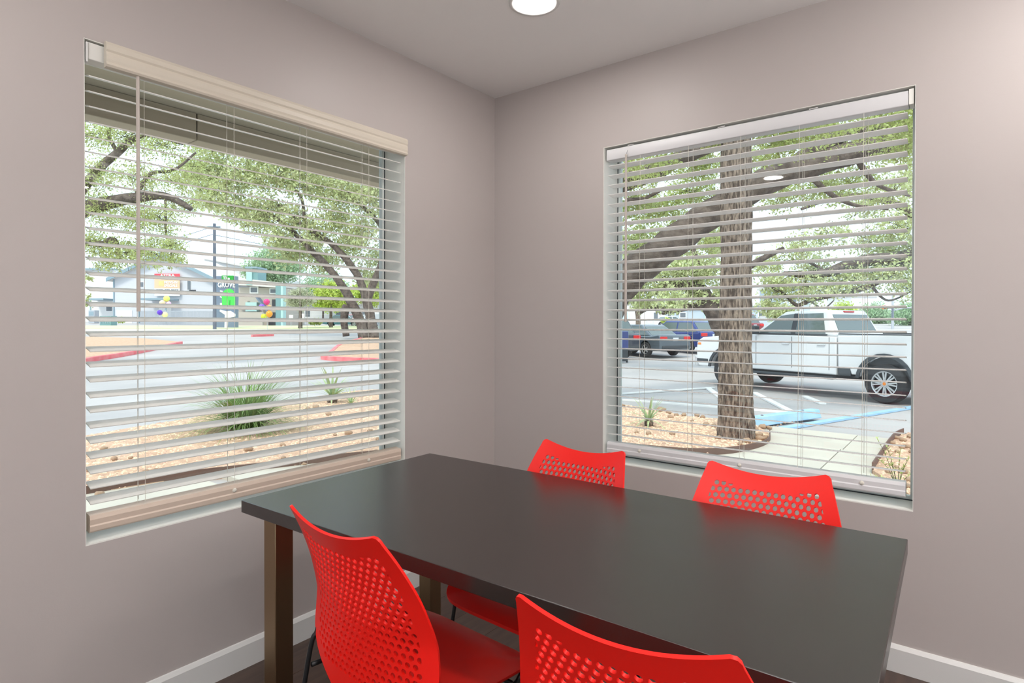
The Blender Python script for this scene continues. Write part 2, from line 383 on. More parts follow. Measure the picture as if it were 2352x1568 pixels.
hr = MB(); hr.prism([(0.012, 0.0), (0.064, 0.0), (0.064, 0.052), (0.012, 0.052), (0.010, 0.048), (0.010, 0.004)], RW['a']+0.010, RW['b']-0.022, lambda p, q, t: GR(t, p, 1.994+q)); hr.build('headrail', M_rail_r, br, bevel=0.0025)
for p in (RW['a']+0.12, 1.2, 1.55):
    MB().prism([(0.010, 0.0), (0.03, 0.0), (0.03, 0.003), (0.010, 0.003)], p, p+0.03, lambda q, h, t: GR(t, q, 2.047+h)).build('mounting_clip', M_white, br)
MB().prism([(0.008, 0.0), (0.068, 0.0), (0.068, 0.054), (0.008, 0.054)], RW['b']-0.021, RW['b']-0.0055, lambda p, q, t: GR(t, p, 1.995+q)).build('end_bracket', M_jamb, br, bevel=0.001)

# ------------------------------------------------------------------ table
TA = 0.0247; TC = Vector((0.444, -0.920, 0)); TL, TW, TZ = 1.4945, 0.738, 0.74
table = empty('meeting_table', TC, TA, label='dark espresso rectangular table with square bronze legs', cat='table')
MB().box(0, TL, -TW, 0, TZ-0.034, TZ).build('tabletop', M_table, table, bevel=0.0015)
MB().box(0.1, TL-0.1, -TW+0.075, -TW+0.095, TZ-0.075, TZ-0.035).build('under_rail', M_black, table)
MB().box(0.1, TL-0.1, -0.095, -0.075, TZ-0.075, TZ-0.035).build('under_rail', M_black, table)
for lx in (0.042, TL-0.097):
    for ly in (-TW+0.042, -0.097):
        MB().box(lx, lx+0.055, ly, ly+0.055, 0.0, TZ-0.0345).build('leg', M_leg, table, bevel=0.002)

# ------------------------------------------------------------------ chairs
HW = [(0.405, 0.085), (0.425, 0.115), (0.45, 0.150), (0.475, 0.182), (0.50, 0.207), (0.52, 0.215), (0.55, 0.215), (0.62, 0.207), (0.70, 0.192), (0.78, 0.171), (0.85, 0.149)]
YC = [(0.40, -0.176), (0.46, -0.182), (0.55, -0.186), (0.62, -0.194), (0.70, -0.214), (0.77, -0.242), (0.85, -0.284)]
WR = [(0.42, 0.012), (0.50, 0.026), (0.60, 0.040), (0.80, 0.038)]
def hw(z): return lerp_tab(HW, z)
def smooth_tab(tab, z):
    return (lerp_tab(tab, z-0.02)+lerp_tab(tab, z)+lerp_tab(tab, z+0.02))/3
def topz(x): return 0.806+0.026*min(1, (x/0.15)**2)
def back_pt(x, z):
    return Vector((x, smooth_tab(YC, z)+lerp_tab(WR, z)*(x/0.2)**2, z))
def back_nrm(x, z):
    e = 0.002; a = back_pt(x+e, z)-back_pt(x-e, z); b = back_pt(x, z+e)-back_pt(x, z-e); return a.cross(b).normalized()
def backrest_mesh():
    out = []
    zs = np.linspace(0.405, 0.815, 42)
    right = [(smooth_tab(HW, z), z) for z in zs]
    # top right corner: rounded
    cx = right[-1][0]; top = []
    for x in np.linspace(cx-0.014, -(cx-0.014), 30): top.append((x, topz(x)))
    corner = [(cx-0.0015, 0.823), (cx-0.006, 0.829)]
    outl = right+corner+top+[(-x, z) for x, z in corner[::-1]]+[(-x, z) for x, z in right[::-1]]
    bot = [(x, 0.405-0.008*(1-(x/0.095)**2)) for x in np.linspace(-0.095, 0.095, 12)[1:-1]]
    outl = outl+bot
    pts = [Vector(q) for q in outl]; edges = [(i, (i+1) % len(pts)) for i in range(len(pts))]
    pitch, r = 0.0182, 0.0062; holes = []
    bx = lambda z: hw(z)-0.036
    bt = lambda x: topz(x)-0.040
    def clip(poly, nx, nz, c):
        res = []
        for i in range(len(poly)):
            a = poly[i]; b = poly[(i+1) % len(poly)]; da = nx*a[0]+nz*a[1]-c; db = nx*b[0]+nz*b[1]-c
            if da <= 0: res.append(a)
            if (da < 0) != (db < 0) and abs(da-db) > 1e-12:
                t = da/(da-db); res.append((a[0]+(b[0]-a[0])*t, a[1]+(b[1]-a[1])*t))
        return res
    z = 0.792; row = 0
    while z > 0.470:
        x0 = 0 if row % 2 else pitch/2
        for k in range(-14, 15):
            x = x0+k*pitch
            if abs(x) > bx(z)+r: continue
            poly = [(x+r*math.cos(2*math.pi*q/12), z+r*math.sin(2*math.pi*q/12)) for q in range(12)]
            poly = clip(poly, 0, 1, bt(x)); 
            if len(poly) < 3: continue
            s = 1 if x > 0 else -1; sl = (bx(z+0.01)-bx(z-0.01))/0.02
            poly = clip(poly, s, -sl, bx(z)-sl*z)
            if len(poly) < 4: continue
            ar = abs(sum(poly[i][0]*poly[(i+1) % len(poly)][1]-poly[(i+1) % len(poly)][0]*poly[i][1] for i in range(len(poly))))/2
            if ar < 0.3*math.pi*r*r: continue
            cl = [poly[0]]
            for q in poly[1:]:
                if math.hypot(q[0]-cl[-1][0], q[1]-cl[-1][1]) > 4e-4: cl.append(q)
            if math.hypot(cl[0][0]-cl[-1][0], cl[0][1]-cl[-1][1]) < 4e-4: cl.pop()
            if len(cl) < 4: continue
            b0 = len(pts); pts.extend(Vector(q) for q in cl); edges.extend((b0+i, b0+(i+1) % len(cl)) for i in range(len(cl)))
            holes.append(cl)
        z -= pitch*0.866; row += 1
    for gx in np.arange(-0.2, 0.2001, 0.0125):
        for gz in np.arange(0.415, 0.82, 0.0125):
            if abs(gx) > hw(gz)-0.008 or gz > topz(gx)-0.008: continue
            if abs(gx) < bx(gz)+0.006 and 0.462 < gz < bt(gx)+0.006: continue
            pts.append(Vector((gx, gz)))
    v, e, f, *_ = geometry.delaunay_2d_cdt(pts, edges, [], 0, 1e-6)
    hc = np.array([np.mean(h, axis=0) for h in holes])
    P = [Vector(q) for q in outl]
    def inside(poly, x, z):
        c = False; n = len(poly)
        for i in range(n):
            x1, z1 = poly[i][0], poly[i][1]; x2, z2 = poly[i-1][0], poly[i-1][1]
            if (z1 > z) != (z2 > z) and x < (x2-x1)*(z-z1)/(z2-z1)+x1: c = not c
        return c
    tris = []
    for t in f:
        cx_ = sum(v[i].x for i in t)/3; cz_ = sum(v[i].y for i in t)/3
        d = (hc[:, 0]-cx_)**2+(hc[:, 1]-cz_)**2; near = np.where(d < (r*1.1)**2)[0]
        if any(inside(holes[k], cx_, cz_) for k in near): continue
        if not inside(P, cx_, cz_): continue
        tris.append(tuple(t))
    T = 0.0030; m = MB(); n = len(v)
    fr, bk = [], []
    for q in v:
        p = back_pt(q.x, q.y); nn = back_nrm(q.x, q.y); fr.append(p+nn*T); bk.append(p-nn*T)
    fs = [t for t in tris]+[tuple(i+n for i in t[::-1]) for t in tris]
    cnt = {}
    for t in tris:
        for i in range(3):
            a, b = t[i], t[(i+1) % 3]
            k = (min(a, b), max(a, b)); cnt.setdefault(k, []).append((a, b))
    for k, l in cnt.items():
        if len(l) == 1: a, b = l[0]; fs.append((b, a, a+n, b+n))
    m.add(fr+bk, fs)
    me = m.mesh('backrest', M_red, smooth=True); me.set_sharp_from_angle(angle=math.radians(40)); return me
def seat_mesh():
    m = MB(); nx, ny = 24, 26; vs = {}
    def q(u, v):      # u,v in -1..1 ; superellipse footprint
        x, y = u, v
        s = (abs(u)**6+abs(v)**6)**(1/6) if (u or v) else 1
        mx = max(abs(u), abs(v)); k = mx/s if s > 0 else 1
        X = u*k*(0.222-0.036*(1-v)*0.5); Y = v*k*0.180+0.010
        Z = 0.447-0.014*math.cos(u*math.pi/2)*math.cos(max(-1, min(1, v))*math.pi/2)
        if v > 0.55: Z -= 0.022*((v-0.55)/0.45)**2
        if v < -0.6: Z += 0.012*((-v-0.6)/0.4)**2
        Z += 0.008*abs(u)**4
        return X, Y, Z
    top, bot = [], []
    for j in range(ny+1):
        for i in range(nx+1):
            X, Y, Z = q(-1+2*i/nx, -1+2*j/ny); top.append((X, Y, Z)); bot.append((X*0.985, Y, Z-0.009))
    n = len(top); W = nx+1; fs = []
    for j in range(ny):
        for i in range(nx):
            a = j*W+i; fs += [(a, a+1, a+W+1, a+W), (n+a, n+a+W, n+a+W+1, n+a+1)]
    per = [i for i in range(W)]+[j*W+nx for j in range(1, ny+1)]+[ny*W+i for i in range(nx-1, -1, -1)]+[j*W for j in range(ny-1, 0, -1)]
    for i in range(len(per)):
        a, b = per[i], per[(i+1) % len(per)]; fs.append((a, n+a, n+b, b))
    me = m.add(top+bot, fs).mesh('seat', M_red, smooth=True); me.set_sharp_from_angle(angle=math.radians(60)); return me
back_me, seat_me = backrest_mesh(), seat_mesh()
def make_chair():
    r = empty('stacking_chair'); inst('backrest', back_me, r); inst('seat', seat_me, r)
    for s in (-1, 1):
        MB().tube(smooth_path([(s*0.196, -0.148, 0.545), (s*0.203, -0.156, 0.50), (s*0.212, -0.175, 0.43), (s*0.232, -0.235, 0.0)], 6), 0.0058, 8).build('rear_leg', M_black, r, smooth=True)
        MB().tube(smooth_path([(s*0.200, -0.172, 0.428), (s*0.195, -0.05, 0.424), (s*0.196, 0.09, 0.415), (s*0.202, 0.13, 0.395), (s*0.222, 0.170, 0.0)], 6), 0.0058, 8).build('front_leg', M_black, r, smooth=True)
        MB().lathe([(0.0, 0.0), (0.011, 0.0), (0.010, 0.018), (0.0, 0.02)], 10, lambda x, y, h: (s*0.232+x, -0.235+y, h)).build('foot_glide', M_black, r)
        MB().lathe([(0.0, 0.0), (0.011, 0.0), (0.010, 0.018), (0.0, 0.02)], 10, lambda x, y, h: (s*0.222+x, 0.170+y, h)).build('foot_glide', M_black, r)
    for y, z in ((-0.12, 0.418), (0.10, 0.410)):
        MB().tube([(-0.197, y, z), (0.197, y, z)], 0.0055, 8).build('cross_bar', M_black, r, smooth=True)
    return r
chair0 = make_chair()
ZT = 0.829
def top_w(py): return (CAM.z-ZT)*F/(py-742.2)
def chair_at(o, pl, pr, flip, label):
    a = at(pl[0], pl[1], top_w(pl[1])); b = at(pr[0], pr[1], top_w(pr[1]))
    d = (b-a); ang = math.atan2(d.y, d.x)+(math.pi if flip else 0)
    mid = (a+b)/2; loc = Vector((0, -0.268+0.022, 0)); R = Matrix.Rotation(ang, 3, 'Z')
    p = mid-R @ loc+Vector((0, 0.03 if flip else 0, 0)); o.location = (p.x, p.y, 0); o.rotation_euler = (0, 0, ang)
    tag(o, label, 'chair', 'red chairs around the table')
specs = [((672, 1160), (870, 1235), False, 'red perforated chair at the near side, beside the bronze table leg'),
         ((1187, 1362), (1705, 1510), False, 'red perforated chair nearest the camera, cut off by the bottom edge'),
         ((1240, 1013), (1420, 1042), True, 'red perforated chair behind the table, under the bare wall corner'),
         ((1625, 1064), (1893, 1098), True, 'red perforated chair behind the table, in front of the right window')]
for i, (pl, pr, fl, lab) in enumerate(specs):
    chair_at(chair0 if i == 0 else copy_tree(chair0), pl, pr, fl, lab)

# ------------------------------------------------------------------ outdoors: ground and paving
def ground_mesh():
    rs = [0.0, 2, 4, 6, 8, 10, 12, 16, 20, 24, 30, 40, 55, 75, 100, 130, 260]; n = 72; m = MB(); vs = []
    for r in rs:
        for k in range(n):
            a = 2*math.pi*k/n; x, y = r*math.cos(a), r*math.sin(a); vs.append((x, y, terrain(x, y)-0.02))
    return m.add(vs, [(i*n+k, i*n+(k+1) % n, (i+1)*n+(k+1) % n, (i+1)*n+k) for i in range(len(rs)-1) for k in range(n)])
tag(ground_mesh().build('road_surface', M_asph, smooth=True), kind='structure')

def patch_mb(poly, dz, step=1.5, skirt=0.12):
    pts = [Vector((p[0], p[1])) for p in poly]; dense = []
    for i, a in enumerate(pts):
        b = pts[(i+1) % len(pts)]; k = max(1, int((b-a).length/step))
        dense += [a+(b-a)*j/k for j in range(k)]
    n0 = len(dense); xs = [p.x for p in dense]; ys = [p.y for p in dense]
    def inside(x, y):
        c = False
        for i in range(n0):
            p, q = dense[i], dense[i-1]
            if (p.y > y) != (q.y > y) and x < (q.x-p.x)*(y-p.y)/(q.y-p.y)+p.x: c = not c
        return c
    allp = dense[:]
    x = min(xs)+step/2
    while x < max(xs):
        y = min(ys)+step/2
        while y < max(ys):
            if inside(x, y): allp.append(Vector((x, y)))
            y += step
        x += step
    v, e, f, *_ = geometry.delaunay_2d_cdt(allp, [(i, (i+1) % n0) for i in range(n0)], [], 0, 1e-5)
    fs = [tuple(t) for t in f if inside(sum(v[i].x for i in t)/3, sum(v[i].y for i in t)/3)]
    m = MB(); n = len(v)
    m.add([(q.x, q.y, terrain(q.x, q.y)+dz) for q in v]+[(q.x, q.y, terrain(q.x, q.y)+dz-skirt) for q in v], fs)
    cnt = {}
    for t in fs:
        for i in range(3):
            k = (min(t[i], t[(i+1) % 3]), max(t[i], t[(i+1) % 3])); cnt[k] = cnt.get(k, 0)+1
    m.f += [(a, b, b+n, a+n) for (a, b), c in cnt.items() if c == 1]
    return m
def patch(name, poly, dz, m, step=1.5, skirt=0.12, kind='structure', parent=None):
    o = patch_mb(poly, dz, step, skirt).build(name, m, parent)
    if kind: tag(o, kind=kind)
    return o
G2 = lambda pts: [gp(x, y) for x, y in pts]

# planting bed outside the left window
bedL = G2([(60, 1168), (195, 1142), (400, 1108), (640, 1081), (800, 1062), (930, 1048), (1010, 960), (930, 893), (820, 900), (700, 918), (560, 942), (420, 968), (300, 988), (195, 1006), (60, 1030)])
patch('gravel_bed', bedL, 0.03, M_gravel_bed, 0.6)
# planting bed outside the right window
bedR = G2([(1250, 935), (1415, 932), (1500, 945), (1580, 962), (1660, 968), (1735, 984), (1768, 1002), (1762, 1026), (1700, 1044), (1620, 1049), (1520, 1044), (1400, 1030), (1250, 1000)])
patch('gravel_bed', bedR, 0.04, M_gravel_bed, 0.6)
bedR2 = G2([(2004, 1092), (2050, 1022), (2075, 1006), (2180, 985), (2300, 1060), (2300, 1180), (2130, 1180)])
patch('gravel_bed', bedR2, 0.05, M_gravel_bed, 0.6)
def edging(pts, name, label, h=0.09):
    q = [Vector((p.x, p.y, 0)) for p in pts]; q = smooth_path(q, 4); m = MB(); vs = []
    for i, p in enumerate(q):
        t = (q[min(i+1, len(q)-1)]-q[max(i-1, 0)]).normalized(); nrm = Vector((-t.y, t.x, 0))*0.006; z = terrain(p.x, p.y)
        vs += [(p.x+nrm.x, p.y+nrm.y, z-0.02), (p.x+nrm.x, p.y+nrm.y, z+h), (p.x-nrm.x, p.y-nrm.y, z+h), (p.x-nrm.x, p.y-nrm.y, z-0.02)]
    m.add(vs, [(i*4+k, i*4+(k+1) % 4, i*4+4+(k+1) % 4, i*4+4+k) for i in range(len(q)-1) for k in range(4)]+[(0, 1, 2, 3), tuple(len(vs)-4+k for k in range(4))])
    tag(m.build(name, M_edging), label, 'garden edging')
edging(bedL[:6], 'steel_edging', 'rusty steel edging strip along the bed outside the left window')
edging(bedR[6:12], 'steel_edging', 'rusty steel edging curving round the foot of the near oak')
edging(bedR2[:2]+[gp(2075, 1006)], 'steel_edging', 'rusty steel edging at the right bed by the wall', 0.12)
# concrete walk along the house, in slabs with joints
walk = tag(MB().box(-2.6, 6.0, 0.2, 5.2, -0.34, -0.25).build('paving', M_conc), kind='structure')
slab_me = MB().box(0.004, 1.196, 0.004, 1.196, -0.10, 0.0).mesh('concrete_slab', M_conc)
def slabs(parent, x0, y0, nx, ny, keep, size=1.2):
    for i in range(nx):
        for j in range(ny):
            x, y = x0+i*size, y0+j*size
            if keep(x+size/2, y+size/2): inst('concrete_slab', slab_me, parent, (x, y, terrain(x+size/2, y+size/2)+0.025))
slabs(walk, -3.9, -6.0, 3, 5, lambda x, y: y < 0.2)
slabs(walk, -3.9, 0.18, 12, 5, lambda x, y: True)
# parking lot markings
LZ = 0.0
def stripe(name, a, b, w, m, label, dz=0.012):
    a, b = Vector((a.x, a.y)), Vector((b.x, b.y)); t = (b-a).normalized(); n = Vector((-t.y, t.x))*w/2
    global LZ
    LZ += 0.0006; o = patch_mb([a+n, b+n, b-n, a-n], dz+LZ, 2.0, 0.03).build(name, m); tag(o, label, 'road marking')
stripe('parking_line', gp(1420, 917), gp(1830, 948), 0.10, M_white_line, 'long white parking line running behind the near oak trunk')
stripe('parking_line', gp(1625, 890), gp(1668, 922), 0.12, M_white_line, 'white hatching stripe left of the near oak trunk')
stripe('parking_line', gp(1733, 902), gp(1822, 948), 0.12, M_white_line, 'white hatching stripe right of the near oak trunk')
stripe('parking_line', gp(1848, 910), gp(1890, 927), 0.12, M_white_line, 'short white hatching stripe in front of the pickup')
stripe('parking_line', gp(1420, 905), gp(1640, 890), 0.08, M_white_line, 'faint white line across the lot left of the oak')
stripe('parking_line', gp(1760, 990), gp(2130, 930), 0.13, M_blue, 'blue painted accessible bay line in front of the pickup')
# blue wheel stop
a, b = gp(1722, 978), gp(1868, 962); d = (b-a); ws = empty('wheel_stop', (a+b)/2, math.atan2(d.y, d.x), label='faded blue concrete wheel stop beside the near oak', cat='wheel stop')
L = d.length/2+0.05
MB().prism([(-0.11, 0.0), (0.11, 0.0), (0.07, 0.13), (-0.07, 0.13)], -L, L, lambda p, q, t: (t, p, q+0.01)).build('concrete_bar', M_blue, ws, bevel=0.012)
for s in (-0.6, 0.6): MB().lathe([(0.0, 0.006), (0.018, 0.006), (0.02, 0.0)], 8, lambda x, y, h: (s*L+x, y, 0.141+h)).build('anchor_pin', M_edging, ws)

# far kerbs, islands, lawn, pavement
isl_L = G2([(60, 858), (195, 832), (300, 814), (416, 790), (330, 781), (195, 777), (60, 775)])
patch('soil_island', isl_L, 0.13, M_gravel_bed, 3.0, 0.2)
def kerb(pts, label, h=0.16):
    q = smooth_path([Vector((p.x, p.y, 0)) for p in pts], 5); m = MB(); vs = []
    for i, p in enumerate(q):
        t = (q[min(i+1, len(q)-1)]-q[max(i-1, 0)]).normalized(); nn = Vector((-t.y, t.x, 0))*0.09; z = terrain(p.x, p.y)
        vs += [(p.x+nn.x, p.y+nn.y, z-0.05), (p.x+nn.x, p.y+nn.y, z+h), (p.x-nn.x, p.y-nn.y, z+h), (p.x-nn.x, p.y-nn.y, z-0.05)]
    m.add(vs, [(i*4+k, i*4+(k+1) % 4, i*4+4+(k+1) % 4, i*4+4+k) for i in range(len(q)-1) for k in range(4)]+[(0, 1, 2, 3), tuple(len(vs)-4+k for k in range(4))])
    tag(m.build('kerb', M_kerb, bevel=0.02), label, 'kerb')
kerb(isl_L[:4], 'red painted kerb of the soil island at the left window edge')
isl_R = G2([(742, 824), (762, 812), (784, 795), (830, 780), (900, 776), (1000, 776), (1050, 840), (960, 838), (880, 832), (800, 829)])
patch('soil_island', isl_R, 0.13, M_gravel_bed, 3.0, 0.2)
kerb([isl_R[3], isl_R[2], isl_R[1], isl_R[0], isl_R[9], isl_R[8], isl_R[7]], 'red painted kerb of the island with the twin-trunk oak')
kerb(G2([(578, 773), (600, 772), (628, 771)]), 'short red kerb across the street below the balloons')
patch('pavement', G2([(100, 766), (420, 768), (640, 764), (960, 764), (960, 758), (640, 757), (420, 757), (100, 757)]), 0.10, M_conc, 6.0, 0.2)
patch('lawn', G2([(60, 757), (420, 757), (640, 757), (960, 758), (960, 751), (640, 750), (420, 750), (60, 750)]), 0.14, M_lawn, 6.0, 0.25)

# gravel chips (too many to count) and single stones
def inpoly(poly, x, y):
    c = False
    for i in range(len(poly)):
        p, q = poly[i], poly[i-1]
        if (p.y > y) != (q.y > y) and x < (q.x-p.x)*(y-p.y)/(q.y-p.y)+p.x: c = not c
    return c
OCT_F = [(0, 2, 4), (2, 1, 4), (1, 3, 4), (3, 0, 4), (2, 0, 5), (1, 2, 5), (3, 1, 5), (0, 3, 5)]
def chips(poly, n, dz, smin, smax, name, label):
    xs = [p.x for p in poly]; ys = [p.y for p in poly]; m = MB(); k = 0
    while k < n:
        x, y = rng.uniform(min(xs), max(xs)), rng.uniform(min(ys), max(ys))
        if not inpoly(poly, x, y): continue
        k += 1; s = rng.uniform(smin, smax); z = terrain(x, y)+dz; a = rng.uniform(0, 6.28); c, sn = math.cos(a)*s, math.sin(a)*s; q = rng.uniform(0.5, 0.9); h = s*rng.uniform(0.3, 0.6)
        m.add([(x+c, y+sn, z), (x-c, y-sn, z), (x-sn*q, y+c*q, z), (x+sn*q, y-c*q, z), (x+c*0.2, y, z+h), (x, y, z-h)], OCT_F)
    tag(m.build(name, M_stonelet), label, 'gravel', kind='stuff')
chips(bedL, 9000, 0.03, 0.010, 0.030, 'gravel', 'loose tan gravel chips on the bed outside the left window')
chips(bedR, 6000, 0.04, 0.010, 0.028, 'gravel', 'loose tan gravel chips round the near oak')
chips(bedR2, 1500, 0.05, 0.010, 0.026, 'gravel', 'loose tan gravel chips in the small bed at the right')
def stone_mesh(seed):
    r2 = random.Random(seed); bm = bmesh.new(); bmesh.ops.create_icosphere(bm, subdivisions=2, radius=1.0)
    for v in bm.verts:
        v.co *= 1+0.22*math.sin(v.co.x*3+seed)+0.15*math.cos(v.co.y*4+seed*2)+r2.uniform(-0.06, 0.06); v.co.z *= 0.62
    me = bpy.data.meshes.new('garden_stone'); bm.to_mesh(me); bm.free(); me.materials.append(M_stone)
    me.polygons.foreach_set('use_smooth', [True]*len(me.polygons)); return me
stones = [stone_mesh(i) for i in range(5)]
ORD = 'leftmost second third fourth fifth sixth seventh eighth ninth tenth eleventh twelfth thirteenth fourteenth fifteenth sixteenth seventeenth eighteenth'.split()
def put_stones(pxs, dz, what, place, group, s0=1.0):
    for i, (x, y, s) in enumerate(sorted(pxs)):
        label = ('leftmost %s %s' % (what, place)) if i == 0 else ('rightmost %s %s' % (what, place)) if i == len(pxs)-1 else ('%s %s from the left %s' % (ORD[i], what, place))
        p = gp(x, y); w = depth(p); r = s*w/F/2*s0
        o = inst('garden_stone', stones[i % 5], None, (p.x, p.y, p.z+dz+r*0.35), (0, 0, rng.uniform(0, 6)), (r, r*0.75, r*0.85)); tag(o, label, 'stone', group)
put_stones([(215, 1128, 20), (245, 1120, 24), (205, 1092, 14), (285, 1110, 18), (228, 1148, 22), (262, 1064, 20), (240, 1040, 16), (335, 1094, 14), (355, 1090, 14), (300, 1060, 12), (432, 1100, 12), (390, 1106, 10)],
           0.03, 'tan field stone', 'at the left end of the left bed', 'stones at the left end of the left bed')
put_stones([(570, 1042, 24), (650, 1030, 16), (708, 944, 14), (726, 942, 18), (754, 958, 16), (800, 1003, 20), (770, 1006, 12), (650, 1060, 14), (772, 1060, 18), (800, 1058, 16), (830, 1055, 22), (862, 1046, 16), (700, 1076, 10), (850, 996, 14), (868, 1016, 14), (770, 990, 10), (600, 1078, 12), (560, 1080, 10)],
           0.03, 'rounded stone', 'among the plants of the left bed', 'stones among the plants of the left bed')
put_stones([(1543, 1006, 16), (1462, 1002, 12), (1490, 1006, 16), (1553, 961, 12), (1570, 962, 16), (1600, 962, 14), (1613, 966, 14), (1541, 966, 14), (1622, 985, 18), (1640, 988, 16), (1590, 975, 10), (1650, 1015, 16), (1430, 938, 12), (1520, 950, 22), (1537, 955, 16)],
           0.04, 'tan stone', 'in the gravel left of the oak trunk', 'stones left of the oak trunk')
put_stones([(1735, 996, 18), (1752, 990, 20), (1768, 992, 16), (1748, 1018, 22), (1735, 1030, 22), (1715, 1026, 24), (1757, 1016, 18), (1742, 1008, 18), (1760, 1026, 14), (1700, 1030, 16)],
           0.04, 'tan stone', 'heaped at the right foot of the oak', 'stones at the right foot of the oak')
put_stones([(2060, 1018, 16), (2075, 1024, 18), (2090, 1015, 18), (2050, 1030, 16), (2070, 1040, 18), (2088, 1040, 20), (2096, 1052, 18), (2060, 1050, 14), (2075, 1100, 24), (2090, 1118, 22), (2085, 1135, 20), (2040, 1100, 16), (2060, 1088, 14)],
           0.05, 'tan stone', 'in the small bed by the right window edge', 'stones in the right bed')
put_stones([(1770+i*8, 984-i*2.0+rng.uniform(-1, 1), 6) for i in range(14)], 0.012, 'small pebble', 'lying along the blue wheel stop', 'pebbles along the wheel stop')

# ------------------------------------------------------------------ plants
def blade_mb(m, base, az, length, lean, width, droop, n=7, fold=0.0):
    b = Vector(base); d = Vector((math.cos(az), math.sin(az), 0)); sd = Vector((-d.y, d.x, 0)); vs = []
    p = b.copy(); an = lean
    for i in range(n+1):
        t = i/n; w = width*(1-t)**0.7*(0.6+0.4*min(1, t*4))+0.0006
        vs += [p+sd*w, p-sd*w]
        p = p+(d*math.sin(an)+Vector((0, 0, 1))*math.cos(an))*(length/n); an += droop/n
    k = len(m.v); m.add(vs, [(2*i, 2*i+1, 2*i+3, 2*i+2) for i in range(n)])
def yucca(px, py, hpx, n, label, dz=0.03, spread=1.1):
    p = gp(px, py, dz); s = hpx*depth(p)/F
    r = empty('yucca_plant', p, label=label, cat='plant'); r2 = random.Random(px)
    MB().lathe([(0.0, -0.02), (s*0.13, -0.02), (s*0.15, s*0.1), (s*0.1, s*0.22), (0.0, s*0.25)], 10, lambda a, b, h: (a, b, h)).build('caudex', M_bark, r, smooth=True)
    for i in range(n):
        m = MB(); ln = r2.uniform(0.06, 1)*spread
        blade_mb(m, (0, 0, s*0.15), 2.4*i+r2.uniform(-.3, .3), s*r2.uniform(0.75, 1.05), ln*0.9, s*0.045, 0.15+ln*0.5, 6)
        m.v = [tuple(q) for q in m.v]; m.build('leaf', M_yucca, r, smooth=True)
yucca(763, 925, 84, 34, 'dark green yucca standing behind the stones of the left bed', spread=1.5)
yucca(806, 936, 46, 14, 'small pale yucca at the right end of the left bed')
yucca(1490, 978, 74, 26, 'pale grey-green yucca in the gravel left of the oak', 0.04, 1.6)
p = gp(565, 990, 0.03); gr = empty('ornamental_grass', p, label='big arching clump of green ornamental grass in the left bed', cat='plant')
m = MB(); k = depth(p)/F
for i in range(1100):
    rr = rng.random()**0.6*26*k; a = rng.uniform(0, 6.28)
    blade_mb(m, (math.cos(a)*rr, math.sin(a)*rr*0.8, 0), rng.uniform(0, 6.28) if rr < 15*k else a+rng.uniform(-.8, .8), rng.uniform(90, 210)*k, rng.uniform(0.1, 1.15), 0.0065, rng.uniform(0.7, 1.9), 6)
tag(m.build('blades', M_blade, gr, smooth=True), kind='stuff')
m = MB()
for i in range(40):
    a = rng.uniform(0, 6.28); blade_mb(m, (rng.uniform(-.15, .15), rng.uniform(-.15, .15), 0), a, rng.uniform(130, 190)*k, rng.uniform(0.05, 0.5), 0.0018, 0.5, 6)
tag(m.build('seed_stalks', M_blade, gr), kind='stuff')
# twiggy weed in the right bed
p = gp(2062, 1130, 0.05); wd = empty('twiggy_weed', p, label='thin twiggy weed with tiny leaves by the right window edge', cat='plant'); k = depth(p)/F
ml = MB(); i = 0
for tx, ty in ((-48, 120), (-40, 70), (-15, 60), (15, 55), (25, 75), (-60, 30), (5, 95), (40, 40), (-25, 100)):
    tip = RT*tx*k+Vector((0, 0, ty*k)); pts = smooth_path([(0, 0, 0), tip*0.5+Vector((0, 0, 0.04)), tip], 5)
    MB().tube(pts, [0.003*(1-0.7*j/len(pts)) for j in range(len(pts))], 5).build('stem', M_twig, wd)
    for q in pts[3:]:
        for _ in range(3): blade_mb(ml, q, rng.uniform(0, 6.28), rng.uniform(0.02, 0.045), rng.uniform(0.3, 1.4), 0.006, 0.3, 3)
tag(ml.build('small_leaves', M_leaf1, wd), kind='stuff')

# ------------------------------------------------------------------ trees
DENS = 2.0
def leaves(blobs, size, seed, flat=0.75):
    g = np.random.default_rng(seed); P = []
    for c, r, n in blobs:
        n = int(n*DENS); k = max(1, n//14); cc = g.normal(size=(k, 3)); cc /= np.linalg.norm(cc, axis=1)[:, None]; cc *= (g.random(k)**0.45)[:, None]*r
        cc[:, 2] *= flat
        q = np.repeat(cc, 14, axis=0)+g.normal(size=(k*14, 3))*min(r*0.16, size*4.5)
        P.append(q+np.array(c))
    P = np.concatenate(P); n = len(P)
    a = g.normal(size=(n, 3)); a /= np.linalg.norm(a, axis=1)[:, None]
    b = g.normal(size=(n, 3)); b -= a*(a*b).sum(1)[:, None]; b /= np.linalg.norm(b, axis=1)[:, None]
    s = (size*g.uniform(0.6, 1.25, n))[:, None]
    V = np.stack([P-a*s, P+b*s*0.42, P+a*s, P-b*s*0.42], 1).reshape(-1, 3)
    return V, n
def leaf_object(name, blobs, size, seed, m, parent):
    V, n = leaves(blobs, size, seed); me = bpy.data.meshes.new(name)
    off = np.array(parent.location); V = (V-off).astype(np.float32)
    me.vertices.add(n*4); me.vertices.foreach_set('co', V.ravel()); me.loops.add(n*4); me.loops.foreach_set('vertex_index', np.arange(n*4, dtype=np.int32))
    me.polygons.add(n); me.polygons.foreach_set('loop_start', np.arange(0, n*4, 4, dtype=np.int32)); me.update(calc_edges=True); me.materials.append(m)
    o = bpy.data.objects.new(name, me); COL.objects.link(o); o.parent = parent; tag(o, kind='stuff'); return o
